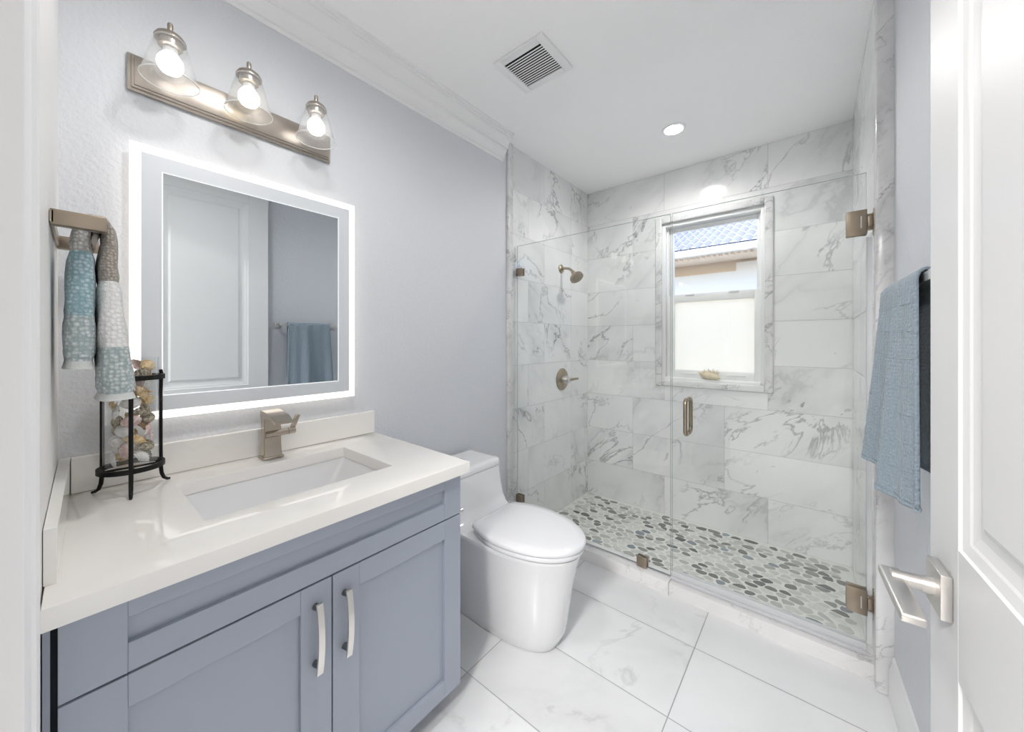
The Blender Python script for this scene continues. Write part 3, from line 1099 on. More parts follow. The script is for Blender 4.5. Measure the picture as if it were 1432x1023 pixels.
def rrect(x0, x1, y0, y1, r, z, n_=6):
    pts_ = []
    for (cx_, cy_, a0) in ((x1 - r, y1 - r, 0), (x0 + r, y1 - r, PI / 2), (x0 + r, y0 + r, PI), (x1 - r, y0 + r, 1.5 * PI)):
        for k in range(n_ + 1):
            a_ = a0 + PI / 2 * k / n_
            pts_.append((cx_ + r * math.cos(a_), cy_ + r * math.sin(a_), z))
    return pts_


loft(bm, [rrect(SX0 - 0.02, SX1 + 0.02, SY0 - 0.02, SY1 + 0.02, 0.012, 0.7645),
          rrect(SX0 - 0.003, SX1 + 0.003, SY0 - 0.003, SY1 + 0.003, 0.012, 0.7645),
          rrect(SX0 + 0.001, SX1 - 0.001, SY0 + 0.004, SY1 - 0.004, 0.014, 0.750),
          rrect(SX0 + 0.012, SX1 - 0.012, SY0 + 0.045, SY1 - 0.045, 0.02, 0.690),
          rrect(SX0 + 0.03, SX1 - 0.03, SY0 + 0.07, SY1 - 0.07, 0.03, 0.660),
          rrect(SX0 + 0.10, SX1 - 0.10, SY0 + 0.16, SY1 - 0.16, 0.03, 0.655)], cap0=False, cap1=True)
sk = thing('sink', 'white rectangular undermount basin below the counter', 'sink', (0.3, -2.40, 0.655))
o = obj('basin', bm, M['porcelain'], sk, 50)
sm = o.modifiers.new('shell', 'SOLIDIFY'); sm.thickness = 0.006; sm.offset = -1
bm = B(); lathe(bm, [(0.022, 0.0), (0.022, 0.003), (0.016, 0.005), (0, 0.005)], 28, Matrix.Translation((0.30, -2.40, 0.656)), cap0=True)
obj('drain', bm, M['faucet'], sk, 40)

# ------------------------------------------------------------------ faucet
fa = thing('faucet', 'squared brushed nickel faucet with side lever behind the sink', 'faucet', (0.078, -2.383, CT1))
FYc = -2.384
bm = B(); bx(bm, 0.048, 0.102, FYc - 0.031, FYc + 0.031, CT1 + 0.0005, CT1 + 0.010, 0.003)
obj('base', bm, M['faucet'], fa, 40)
bm = B()
rings = []
for z, xa, xb, hw in ((0.808, 0.052, 0.098, 0.027), (0.825, 0.054, 0.094, 0.0262), (0.860, 0.056, 0.091, 0.0258), (0.900, 0.057, 0.091, 0.0256), (0.935, 0.055, 0.094, 0.0256), (0.955, 0.054, 0.098, 0.0256)):
    e = 0.003
    rings.append([(xa + e, FYc - hw, z), (xb - e, FYc - hw, z), (xb, FYc - hw + e, z), (xb, FYc + hw - e, z), (xb - e, FYc + hw, z), (xa + e, FYc + hw, z), (xa, FYc + hw - e, z), (xa, FYc - hw + e, z)])
loft(bm, rings)
obj('body', bm, M['faucet'], fa, 35)
bm = B()
extr(bm, [(0.054, 0.938), (0.095, 0.934), (0.150, 0.940), (0.192, 0.930), (0.194, 0.936), (0.155, 0.952), (0.095, 0.960), (0.056, 0.961)],
     (0, FYc - 0.0262, 0), (1, 0, 0), (0, 0, 1), (0, 0.0524, 0))
obj('spout', bm, M['faucet'], fa, 30)
bm = B(); tube(bm, [(0.088, FYc - 0.022, 0.882), (0.088, FYc + 0.046, 0.884)], 0.0115, 18)
obj('valve_barrel', bm, M['faucet'], fa, 50)
bm = B(); tube(bm, [(0.088, FYc + 0.047, 0.884), (0.088, FYc + 0.068, 0.885)], 0.0122, 18)
bx(bm, -0.0028, 0.0028, -0.008, 0.008, 0.0, 0.052, 0.001, mtx=Matrix.Translation((0.088, FYc + 0.060, 0.890)) @ Matrix.Rotation(math.radians(-16), 4, 'X') @ Matrix.Rotation(math.radians(14), 4, 'Y'))
obj('lever', bm, M['faucet'], fa, 40)

# ------------------------------------------------------------------ toilet
to = thing('toilet', 'white one-piece skirted toilet with closed lid beside the vanity', 'toilet', (0.4, -1.60, 0))
TC = -1.600


def egg(xb, xf, hw, z, xm=None, back=None, rb=0.03, n_=14, p=2.05):
    """plan outline: squared back, long rounded front"""
    xm = xb + (xf - xb) * 0.42 if xm is None else xm
    bw = hw if back is None else back
    half = [(xb, 0.0), (xb, bw - rb), (xb + rb * 0.3, bw - rb * 0.3), (xb + rb, bw)]
    half.append(((xb + rb + xm) / 2, bw + (hw - bw) * 0.72))
    for k in range(n_ + 1):
        a_ = PI / 2 * k / n_
        half.append((xm + (xf - xm) * math.sin(a_) ** (2 / p), hw * math.cos(a_) ** (2 / p) if k < n_ else 0.0))
    ring = [(x, TC + y, z) for x, y in half] + [(x, TC - y, z) for x, y in half[-2:0:-1]]
    return ring


bm = B()
loft(bm, [egg(0.05, 0.712, 0.120, 0.0005, 0.44, p=2.5), egg(0.05, 0.718, 0.125, 0.006, 0.44, p=2.5), egg(0.05, 0.738, 0.134, 0.05, 0.44, p=2.5), egg(0.05, 0.754, 0.145, 0.15, 0.45, p=2.4),
          egg(0.05, 0.774, 0.157, 0.25, 0.46), egg(0.05, 0.792, 0.167, 0.33, 0.47), egg(0.05, 0.805, 0.174, 0.366, 0.47),
          egg(0.05, 0.808, 0.176, 0.378, 0.47), egg(0.05, 0.802, 0.171, 0.385, 0.47), egg(0.06, 0.75, 0.15, 0.386, 0.45)])
tb = obj('bowl', bm, M['porcelain'], to, 50)
bm = B()


def tank_ring(xb, xf, hw, z, r=0.03):
    pts_ = []
    for (cx_, cy_, a0) in ((xf - r, hw - r, 0), (xb + r * 0.5, hw - r * 0.5, PI / 2), (xb + r * 0.5, -hw + r * 0.5, PI), (xf - r, -hw + r, 1.5 * PI)):
        rr = r if cx_ == xf - r else r * 0.5
        for k in range(7):
            a_ = a0 + PI / 2 * k / 6
            bow = 0.012 * (1 - min(1, abs((cy_ + rr * math.sin(a_)) / hw)) ** 2) if cx_ == xf - r else 0
            pts_.append((cx_ + rr * math.cos(a_) + bow, TC + cy_ + rr * math.sin(a_), z))
    return pts_


loft(bm, [tank_ring(0.06, 0.40, 0.160, 0.36, 0.05), tank_ring(0.052, 0.395, 0.172, 0.380, 0.05), tank_ring(0.046, 0.340, 0.182, 0.390, 0.045), tank_ring(0.04, 0.302, 0.192, 0.408, 0.04),
          tank_ring(0.04, 0.284, 0.192, 0.44, 0.036), tank_ring(0.04, 0.270, 0.190, 0.50, 0.033), tank_ring(0.04, 0.260, 0.187, 0.571, 0.03)])
obj('tank', bm, M['porcelain'], to, 50)
bm = B()
loft(bm, [tank_ring(0.042, 0.258, 0.185, 0.5705, 0.03), tank_ring(0.042, 0.258, 0.185, 0.5735, 0.03)])
obj('tank_joint', bm, M['gapline'], to)
bm = B()
loft(bm, [tank_ring(0.036, 0.262, 0.189, 0.5735, 0.032), tank_ring(0.035, 0.263, 0.190, 0.578, 0.032), tank_ring(0.036, 0.261, 0.189, 0.598, 0.032), tank_ring(0.040, 0.256, 0.184, 0.604, 0.03), tank_ring(0.06, 0.235, 0.16, 0.606, 0.03)])
tl_ = obj('tank_lid', bm, M['porcelain'], to, 50)
bm = B(); bx(bm, 0.118, 0.158, TC - 0.028, TC + 0.034, 0.604, 0.6085, 0.004)
fb = obj('flush_button', bm, M['chrome'], tl_, 40)
# seat and lid
bm = B()
loft(bm, [egg(0.382, 0.814, 0.172, 0.3875, 0.535, 0.145, 0.04), egg(0.378, 0.818, 0.176, 0.391, 0.535, 0.148, 0.04), egg(0.378, 0.818, 0.176, 0.402, 0.535, 0.148, 0.04), egg(0.382, 0.814, 0.172, 0.4055, 0.535, 0.145, 0.04)])
obj('seat', bm, M['seat'], to, 50)
bm = B()
loft(bm, [egg(0.388, 0.806, 0.166, 0.384, 0.53, 0.14, 0.04), egg(0.388, 0.806, 0.166, 0.411, 0.53, 0.14, 0.04)])
obj('seat_joint', bm, M['gapline'], to)
bm = B()
loft(bm, [egg(0.374, 0.820, 0.177, 0.4085, 0.535, 0.150, 0.045), egg(0.370, 0.824, 0.181, 0.413, 0.535, 0.154, 0.045), egg(0.370, 0.824, 0.181, 0.423, 0.535, 0.154, 0.045),
          egg(0.376, 0.818, 0.175, 0.429, 0.535, 0.149, 0.045), egg(0.40, 0.782, 0.142, 0.4325, 0.535, 0.118, 0.045), egg(0.44, 0.71, 0.08, 0.434, 0.535, 0.06, 0.03)])
obj('seat_lid', bm, M['seat'], to, 60)
for s_ in (-1, 1):
    bm = B()
    tube(bm, [(0.362, TC + s_ * 0.075 - 0.02, 0.402), (0.362, TC + s_ * 0.075 + 0.02, 0.402)], 0.014, 14)
    obj('seat_hinge', bm, M['seat'], to, 50)

# ------------------------------------------------------------------ lit mirror
mr = thing('mirror', 'rectangular backlit mirror with glowing frosted edge above the sink', 'mirror', (0.03, -2.393, 0.97))
MY0, MY1, MZ0, MZ1 = -2.714, -2.072, 0.970, 1.748
bm = B(); bx(bm, 0.002, 0.030, MY0 + 0.05, MY1 - 0.05, MZ0 + 0.05, MZ1 - 0.05)
obj('housing', bm, M['mirror_back'], mr)


def frame_quads(y0, y1, z0, z1, w, xa, xb, wy=None):
    bm = B()
    wy = wy or w
    bx(bm, xa, xb, y0, y0 + wy, z0, z1); bx(bm, xa, xb, y1 - wy, y1, z0, z1)
    bx(bm, xa, xb, y0 + wy, y1 - wy, z1 - w, z1); bx(bm, xa, xb, y0 + wy, y1 - wy, z0, z0 + w)
    return bm


obj('lit_edge', frame_quads(MY0, MY1, MZ0, MZ1, 0.0225, 0.030, 0.036), M['led'], mr)
obj('frosted_border', frame_quads(MY0 + 0.0225, MY1 - 0.0225, MZ0 + 0.0225, MZ1 - 0.0225, 0.0425, 0.030, 0.0357), M['mirror_frost'], mr)
obj('lit_line', frame_quads(MY0 + 0.065, MY1 - 0.065, MZ0 + 0.065, MZ1 - 0.065, 0.003, 0.030, 0.0359), M['led_line'], mr)
bm = B(); bx(bm, 0.030, 0.0356, MY0 + 0.068, MY1 - 0.068, MZ0 + 0.068, MZ1 - 0.068)
obj('glass', bm, M['mirror'], mr)
obj('back_light', frame_quads(MY0 + 0.035, MY1 - 0.035, MZ0 + 0.035, MZ1 - 0.035, 0.014, 0.012, 0.024), M['led_back'], mr)

# ------------------------------------------------------------------ three-lamp bar
lb = thing('vanity_light', 'brushed nickel wall bar with three clear glass lamps', 'wall lamp', (0.0, -2.44, 1.95))
LY0, LY1, LZ0, LZ1 = -2.717, -2.158, 1.899, 2.003
bm = B()
bx(bm, 0.001, 0.012, LY0, LY1, LZ0, LZ1, 0.003)
bx(bm, 0.010, 0.020, LY0 + 0.007, LY1 - 0.007, LZ0 + 0.007, LZ1 - 0.007, 0.003)
bx(bm, 0.018, 0.025, LY0 + 0.013, LY1 - 0.013, LZ0 + 0.013, LZ1 - 0.013, 0.002)
obj('back_plate', bm, M['lightbar'], lb, 35)
for y, bmt in ((-2.641, 'bulb'), (-2.457, 'bulb_warm'), (-2.254, 'bulb')):
    X0 = 0.112
    bm = B()
    tube(bm, [(0.024, y, 1.984), (0.055, y, 2.000), (0.085, y, 2.026), (X0 - 0.006, y, 2.042)], 0.006, 12)
    lathe(bm, [(0.012, 0), (0.010, 0.004), (0, 0.005)], 20, axis_m((0.024, y, 1.984), (1, 0, 0)))
    obj('arm', bm, M['lightbar'], lb, 50)
    bm = B()
    lathe(bm, [(0.0, 0.034), (0.005, 0.034), (0.0065, 0.031), (0.0065, 0.012), (0.010, 0.009), (0.020, 0.005), (0.029, -0.002), (0.0345, -0.012), (0.0345, -0.0145), (0.033, -0.0145), (0, -0.0135)], 32, Matrix.Translation((X0, y, 2.040)))
    cp = obj('cap', bm, M['lightbar'], lb, 40)
    bm = B(); lathe(bm, [(0.0265, -0.013), (0.026, -0.032), (0.021, -0.035), (0, -0.035)], 28, Matrix.Translation((X0, y, 2.040)))
    obj('socket', bm, M['lightbar'], cp, 40)
    bm = B()
    prof = [(0.0335, 2.026), (0.037, 2.012), (0.050, 1.960), (0.0605, 1.922), (0.064, 1.915)]
    lathe(bm, prof + [(r - 0.0025, z) for r, z in prof[::-1]], 48, Matrix.Translation((X0, y, 0)))
    for zr, rr_ in ((1.915, 0.0628), (2.0255, 0.0326)):
        rg = []
        for i in range(49):
            a_ = 2 * PI * i / 48
            rg.append([(X0 + (rr_ + dx) * math.cos(a_), y + (rr_ + dx) * math.sin(a_), zr + dz) for dx, dz in ((-0.0013, -0.0013), (0.0013, -0.0013), (0.0013, 0.0013), (-0.0013, 0.0013))])
        loft(bm, rg, False, False, mi=1)
    obj('glass_shade', bm, [M['shade'], M['shade_rim']], lb, 60)
    bm = B(); lathe(bm, [(0.0, 1.933), (0.010, 1.935), (0.020, 1.940), (0.0265, 1.949), (0.029, 1.960), (0.0275, 1.972), (0.022, 1.982), (0.016, 1.990)], 32, Matrix.Translation((X0, y, 0)))
    bl = obj('bulb', bm, M[bmt], lb, 60)
    bm = B(); lathe(bm, [(0.016, 1.990), (0.0155, 2.004), (0.015, 2.006)], 28, Matrix.Translation((X0, y, 0)))
    obj('bulb_neck', bm, M['socket'], bl, 60)

# ------------------------------------------------------------------ ceiling fittings
def downlight(x, y, label, key, power):
    d = thing('downlight', label, 'ceiling light', (x, y, H))
    bm = B(); lathe(bm, [(0.066, -0.0002), (0.065, -0.004), (0.052, -0.007), (0.047, -0.003), (0.047, -0.0005)], 40, Matrix.Translation((x, y, H)))
    obj('ring', bm, M['trim'], d, 50)
    bm = B(); lathe(bm, [(0.047, -0.0035), (0.0, -0.0036)], 40, Matrix.Translation((x, y, H)))
    obj('lens', bm, M[key], d)
    sp = bpy.data.lights.new('downlight_lamp', 'SPOT')
    sp.energy = power
    sp.spot_size = math.radians(168)
    sp.spot_blend = 0.6
    sp.shadow_soft_size = 0.08
    sp.specular_factor = 0.3
    sp.color = (1.0, 0.985, 0.965)
    so = bpy.data.objects.new('downlight_lamp', sp)
    COL.objects.link(so)
    so.location = (x, y, H - 0.012)


downlight(0.855, -0.549, 'round recessed downlight in the ceiling over the shower', 'down_a', DOWN_SHOWER)
downlight(0.818, -2.437, 'round recessed downlight in the ceiling above the vanity floor', 'down_b', DOWN_ROOM)

vn = thing('ceiling_vent', 'square white slotted exhaust vent in the ceiling', 'vent', (0.51, -1.48, H))
VX0, VX1, VY0, VY1 = 0.378, 0.646, -1.604, -1.358
bm = B()
m_ = 0.036
zt, zb_ = H - 0.0005, H - 0.012
bx(bm, VX0, VX0 + m_, VY0, VY1, zb_, zt, 0.003); bx(bm, VX1 - m_, VX1, VY0, VY1, zb_, zt, 0.003)
bx(bm, VX0 + m_, VX1 - m_, VY0, VY0 + m_, zb_, zt, 0.003); bx(bm, VX0 + m_, VX1 - m_, VY1 - m_, VY1, zb_, zt, 0.003)
obj('frame', bm, M['trim'], vn, 40)
ns = 13
span = (VX1 - VX0 - 2 * m_)
for k in range(1, ns):
    y = VY0 + m_ + (VY1 - VY0 - 2 * m_) * k / ns
    bm = B(); bx(bm, VX0 + m_ - 0.001, VX1 - m_ + 0.001, y - 0.0031, y + 0.0031, zb_ + 0.001, zb_ + 0.0018)
    obj('slat', bm, M['trim'], vn)
bm = B(); bx(bm, VX0 + 0.02, VX1 - 0.02, VY0 + 0.02, VY1 - 0.02, H - 0.006, H - 0.0006)
obj('backing', bm, M['vent_dark'], vn)

# ------------------------------------------------------------------ hand towel and its holder
hb = thing('towel_holder', 'brushed bronze towel holder on the wall beside the mirror', 'towel holder', (0.2, yw(0.2), 1.43))
bm = B()
xn, xf_ = 0.362, 0.085
bx(bm, xn - 0.012, xn + 0.012, yw(xn) + 0.001, -2.772, 1.416, 1.446, 0.002)
obj('post', bm, M['bronze_plate'], hb, 40)
bm = B()
bx(bm, xf_ - 0.012, xf_ + 0.012, yw(xf_) + 0.001, -2.772, 1.416, 1.446, 0.002)
obj('post', bm, M['bronze_plate'], hb, 40)
bm = B(); bx(bm, xf_, xn - 0.012, -2.7895, -2.778, 1.424, 1.438, 0.001)
obj('bar', bm, M['bronze_plate'], hb, 40)
bm = B(); prism(bm, [(xf_ - 0.012, yw(xf_) + 0.0005), (xn + 0.012, yw(xn) + 0.0005), (xn + 0.012, yw(xn) + 0.005), (xf_ - 0.012, yw(xf_) + 0.005)], 1.420, 1.442)
obj('wall_plate', bm, M['bronze'], hb, 40)

ht = thing('hand_towel', 'thick colour-banded hand towel in taupe, white and pale blue on the holder', 'towel', (0.25, -2.78, 1.07))
# path over the bar in (y, z), half thickness, half depth along x
HT = [(-2.8075, 1.135, 0.0235, 0.082), (-2.8070, 1.20, 0.0235, 0.082), (-2.8062, 1.26, 0.0225, 0.080), (-2.8055, 1.32, 0.0215, 0.078), (-2.8048, 1.37, 0.0205, 0.075), (-2.806, 1.41, 0.0145, 0.070),
      (-2.803, 1.436, 0.012, 0.066), (-2.792, 1.4545, 0.0125, 0.062), (-2.776, 1.4545, 0.0125, 0.062), (-2.765, 1.436, 0.011, 0.066), (-2.764, 1.41, 0.0125, 0.069), (-2.7665, 1.36, 0.0165, 0.072), (-2.765, 1.31, 0.018, 0.076),
      (-2.762, 1.25, 0.0215, 0.079), (-2.758, 1.18, 0.0255, 0.083), (-2.755, 1.12, 0.029, 0.086), (-2.753, 1.065, 0.031, 0.087)]
def subdiv(P, k):
    out_ = []
    for a_, b_ in zip(P, P[1:]):
        for t_ in range(k):
            u_ = t_ / k
            out_.append(tuple(a_[i] + (b_[i] - a_[i]) * u_ for i in range(4)))
    out_.append(P[-1])
    return out_
HT = subdiv(HT, 4)
def band(side, z):
    if side == 0:
        if z > 1.385: return 0
        if z > 1.240: return 1
        if z > 1.150: return 2
        return 5
    if z > 1.322: return 3
    if z > 1.186: return 4
    if z > 1.078: return 2
    return 5
bm = B()
rings = []
segs = 28
meta = []
for k, (y, z, th, dp) in enumerate(HT):
    a_ = HT[max(k - 1, 0)]; b_ = HT[min(k + 1, len(HT) - 1)]
    d = Vector((0, b_[0] - a_[0], b_[1] - a_[1])).normalized()
    nrm = Vector((0, d.z, -d.y))
    side = 0 if k < len(HT) * 0.47 else 1
    # pinch at each band seam
    seams = (1.385, 1.240, 1.150) if side == 0 else (1.322, 1.186, 1.078)
    pin = 1.0
    for s_ in seams:
        pin -= 0.16 * math.exp(-((z - s_) / 0.006) ** 2)
    ring = []
    for i in range(segs):
        t_ = 2 * PI * i / segs
        cx_, sx_ = math.cos(t_), math.sin(t_)
        e = 0.62
        X = math.copysign(abs(cx_) ** e, cx_) * dp * (1 - (1 - pin) * 0.4); N = math.copysign(abs(sx_) ** e, sx_) * th * pin
        N += 0.0012 * math.sin(z * 60 + i * 0.9)
        ring.append(Vector((0.250 + X, y, z)) + nrm * N)
    rings.append(ring); meta.append((side, z))
vr = [[bm.verts.new(p_) for p_ in r] for r in rings]
for q in range(len(vr) - 1):
    side = meta[q][0]; zz = (meta[q][1] + meta[q + 1][1]) / 2
    for i in range(segs):
        j = (i + 1) % segs
        f = bm.faces.new((vr[q][i], vr[q][j], vr[q + 1][j], vr[q + 1][i]))
        f.material_index = band(side, zz)
f = bm.faces.new(vr[0][::-1]); f.material_index = 5
f = bm.faces.new(vr[-1]); f.material_index = 5
obj('folds', bm, [M['t_grey'], M['t_blue'], M['t_pale'], M['t_taupe'], M['t_white'], M['t_edge']], ht, 60)

# ------------------------------------------------------------------ jar of shells on an iron stand
JC = Vector((0.106, -2.715, CT1))
st = thing('iron_stand', 'black iron three-legged stand holding the shell jar on the counter', 'stand', JC)
for z in (0.864, 1.098):
    bm = B()
    Rr = 0.061
    rr = []
    for i in range(48):
        a_ = 2 * PI * i / 48
        c_, s_ = math.cos(a_), math.sin(a_)
        rr.append([(JC.x + (Rr + dx) * c_, JC.y + (Rr + dx) * s_, z + dz) for dx, dz in ((-0.003, -0.006), (0.003, -0.006), (0.003, 0.006), (-0.003, 0.006))])
    rr.append(rr[0])
    loft(bm, rr, False, False)
    obj('ring', bm, M['iron'], st, 40)
for ang in (-6, 112, 234):
    a_ = math.radians(ang)
    dx, dy = math.cos(a_), math.sin(a_)
    bm = B()
    path = [(0.0625, 1.114), (0.064, 1.104), (0.0625, 1.05), (0.0625, 0.90), (0.063, 0.845), (0.065, 0.825), (0.070, 0.811), (0.078, 0.8045), (0.084, 0.8035)]
    tube(bm, [(JC.x + r_ * dx, JC.y + r_ * dy, z) for r_, z in path], [0.004, 0.0045, 0.0045, 0.0045, 0.0045, 0.0045, 0.0042, 0.0036, 0.0032], 10)
    obj('leg', bm, M['iron'], st, 60)
bm = B(); tube(bm, [(JC.x - 0.058, JC.y, 0.862), (JC.x + 0.058, JC.y, 0.862)], 0.003, 8)
tube(bm, [(JC.x, JC.y - 0.058, 0.862), (JC.x, JC.y + 0.058, 0.862)], 0.003, 8)
obj('base_cross', bm, M['iron'], st, 60)
jr = thing('glass_jar', 'clear glass cylinder full of sea shells in the iron stand', 'jar', (JC.x, JC.y, 0.868))
bm = B()
lathe(bm, [(0.0, 0.8665), (0.0505, 0.8665), (0.0523, 0.869), (0.0523, 1.148), (0.051, 1.150), (0.0497, 1.148), (0.0497, 0.874), (0.0, 0.874)], 48, Matrix.Translation((JC.x, JC.y, 0)))
obj('glass_wall', bm, M['jar'], jr, 50)


def scallop_bm():
    bm = B()
    rings = []
    for k in range(9):
        r_ = 0.030 * k / 8 + 0.001
        ring = []
        for i in range(33):
            a_ = -1.15 + 2.3 * i / 32
            rib = 1 + 0.03 * math.cos(i * PI / 2)
            dome = 0.011 * math.sin(PI * min(1, 0.15 + 0.8 * k / 8)) * math.cos(a_ * 0.9)
            ring.append((r_ * math.sin(a_) * rib, r_ * math.cos(a_) * rib - 0.014, dome + 0.0012 * math.cos(i * PI / 2) * k / 8))
        rings.append(ring)
    loft(bm, rings, False, False, closed=False)
    return bm


def spiral_bm(L, R, turns):
    bm = B()
    rings = []
    nr = 40
    for k in range(nr):
        t_ = k / (nr - 1)
        env = R * (math.sin(PI * min(1.0, t_ * 1.12)) ** 0.7 if t_ < 0.35 else (1 - t_) ** 1.1 * 1.35) + 0.0008
        ring = []
        for i in range(18):
            a_ = 2 * PI * i / 18
            w_ = 1 + 0.12 * math.sin(2 * PI * turns * t_ * 1.6 + a_)
            ring.append((env * w_ * math.cos(a_), env * w_ * math.sin(a_), L * (t_ - 0.5)))
        rings.append(ring)
    loft(bm, rings)
    return bm


def cockle_bm():
    bm = B()
    rings = []
    for k in range(11):
        t_ = PI * k / 10
        ring = []
        for i in range(28):
            a_ = 2 * PI * i / 28
            r_ = 0.023 * math.sin(t_) * (1 + 0.05 * math.cos(i * PI)) + 0.0004
            ring.append((r_ * math.cos(a_) * 1.1, r_ * math.sin(a_) * 0.62, 0.021 * math.cos(t_)))
        rings.append(ring)
    loft(bm, rings)
    return bm


protos = {}
kinds = [('scallop_shell', scallop_bm, ('shell_amber', 'shell_pink', 'shell_white')), ('spiral_shell', lambda: spiral_bm(0.062, 0.017, 4), ('shell_white', 'shell_brown', 'shell_amber')),
         ('cockle_shell', cockle_bm, ('shell_brown', 'shell_white', 'shell_pink'))]
layers = [0.890, 0.914, 0.938, 0.962, 0.986, 1.010, 1.034, 1.058, 1.082, 1.106, 1.126]
cnt = 0
WORD = {'shell_amber': 'amber', 'shell_pink': 'pink', 'shell_white': 'white', 'shell_brown': 'brown speckled'}
for li, z in enumerate(layers):
    for q in range(4):
        a_ = 2 * PI * (q + 0.45 * li) / 4 + random.uniform(-0.2, 0.2) + 0.3
        kn, fn, mk = kinds[(cnt * 2 + li + random.randint(0, 1)) % 3]
        mkey = mk[random.randint(0, 2)]
        cnt += 1
        key = (kn, mkey)
        if key not in protos:
            o = obj(kn, fn(), M[mkey], None, 60)
            if kn == 'scallop_shell':
                md = o.modifiers.new('shell', 'SOLIDIFY'); md.thickness = 0.0015
            protos[key] = o
        else:
            o = protos[key].copy()
            COL.objects.link(o)
        rad = 0.0265
        o.location = (JC.x + rad * math.cos(a_), JC.y + rad * math.sin(a_), z)
        if kn == 'scallop_shell':
            o.rotation_euler = Matrix(((-math.sin(a_), math.cos(a_) * 0, math.cos(a_)), (math.cos(a_), 0, math.sin(a_)), (0, 1, 0))).to_euler()
            o.rotation_euler.rotate_axis('Z', random.uniform(-2.5, 2.5))
            o.location = (JC.x + 0.032 * math.cos(a_), JC.y + 0.032 * math.sin(a_), z)
            o.scale = (0.8, 0.8, 0.8)
        elif kn == 'spiral_shell':
            o.rotation_euler = (PI / 2 + random.uniform(-0.25, 0.25), random.uniform(-0.2, 0.2), a_ + random.uniform(-0.2, 0.2))
            o.scale = (0.9, 0.9, 0.85)
        else:
            o.rotation_euler = (random.uniform(-0.5, 0.5), random.uniform(-0.5, 0.5), a_ + PI / 2)
            o.scale = (0.74, 0.74, 0.74)
        o['label'] = '%s %s lying in the glass jar on the counter' % (WORD[mkey], kn.replace('_', ' '))
        o['category'] = 'shell'
        o['group'] = '%s %ss in the glass jar' % (WORD[mkey], kn.replace('_', ' '))

# ------------------------------------------------------------------ towel on the right wall
tr_ = thing('towel_bar', 'brushed nickel towel bar on the right wall behind the door', 'towel bar', (xr(-1.6), -1.6, 1.31))
def bar_x(y): return xr(y) - 0.066
ya, yb = -1.80, -1.40
bm = B()
tube(bm, [(bar_x(ya), ya, 1.318), (bar_x(yb), yb, 1.318)], 0.008, 14, flat=(0.012, 0.018))
obj('bar', bm, M['nickel'], tr_, 40)
for y in (ya, yb):
    bm = B(); bx(bm, bar_x(y) - 0.008, xr(y) - 0.0005, y - 0.010, y + 0.010, 1.308, 1.328, 0.002)
    bx(bm, xr(y) - 0.010, xr(y) - 0.0005, y - 0.022, y + 0.022, 1.296, 1.340, 0.002)
    obj('post', bm, M['nickel'], tr_, 40)

bt = thing('bath_towel', 'grey blue towel hanging on the bar beside the white door', 'towel', (xr(-1.6), -1.6, 0.86))
bm = B()
nu, ly0, ly1 = 44, -1.752, -1.452
Vs = []
zt_ = 1.336
prof = []
for k in range(12):                       # back layer, from its hem up
    prof.append((0.016, 0.92 + (1.318 - 0.92) * k / 11, 'b', k / 11))
for k in range(1, 8):                     # over the bar
    a_ = PI * k / 8
    prof.append((0.014 * math.cos(a_), 1.318 + 0.018 * math.sin(a_), 't', 0))
for k in range(34):                       # front layer, down
    prof.append((-0.016, 1.318 - (1.318 - 0.868) * k / 33, 'f', k / 33))
for (dx, z, part, t_) in prof:
    row = []
    for i in range(nu + 1):
        u_ = i / nu
        y = ly0 + (ly1 - ly0) * u_
        x = bar_x(y) + dx
        if part == 'f':
            hang = t_ ** 1.1
            fold = 0.014 * math.sin(u_ * 10.5 + 0.6) + 0.009 * math.sin(u_ * 23 + 1.0)
            x += -(0.004 + 0.026 * u_) * hang + fold * (0.25 + 0.75 * hang) * (0.35 + 0.65 * (1 - abs(2 * u_ - 1) ** 3))
            y += 0.020 * (u_ - 0.45) * hang
            zz = z - 0.012 * hang * math.sin(u_ * 5) - 0.010 * hang * (1 - u_)
        elif part == 'b':
            x += 0.006 * math.sin(u_ * 11) * (1 - t_)
            zz = z
        else:
            zz = z
        row.append(bm.verts.new((x, y, zz)))
    Vs.append(row)
for a_, b_ in zip(Vs, Vs[1:]):
    for i in range(nu):
        bm.faces.new((a_[i], a_[i + 1], b_[i + 1], b_[i]))
o = obj('cloth', bm, M['towel_blue'], bt, 80)
md = o.modifiers.new('thick', 'SOLIDIFY'); md.thickness = 0.007; md.offset = 0
# woven rib lines across the towel
bm = B()
def front_pt(u_, t_, off=0.0055):
    y = ly0 + (ly1 - ly0) * u_
    hang = t_ ** 1.1
    fold = 0.014 * math.sin(u_ * 10.5 + 0.6) + 0.009 * math.sin(u_ * 23 + 1.0)
    x = bar_x(y) - 0.016 - off - (0.004 + 0.026 * u_) * hang + fold * (0.25 + 0.75 * hang) * (0.35 + 0.65 * (1 - abs(2 * u_ - 1) ** 3))
    z = 1.318 - 0.45 * t_ - 0.012 * hang * math.sin(u_ * 5) - 0.010 * hang * (1 - u_)
    return (x, y + 0.020 * (u_ - 0.45) * hang, z)
for t_ in [0.10 + 0.125 * k for k in range(8)]:
    tube(bm, [front_pt(u / 40, t_, 0.0030) for u in range(41)], 0.0016, 6)
for u_ in (0.18, 0.5, 0.82):
    tube(bm, [front_pt(u_, t / 30, 0.0030) for t in range(31)], 0.0014, 6)
tube(bm, [front_pt(u / 40, 0.995, 0.0) for u in range(41)], 0.0055, 8)
obj('woven_ribs', bm, M['towel_blue'], bt, 60)

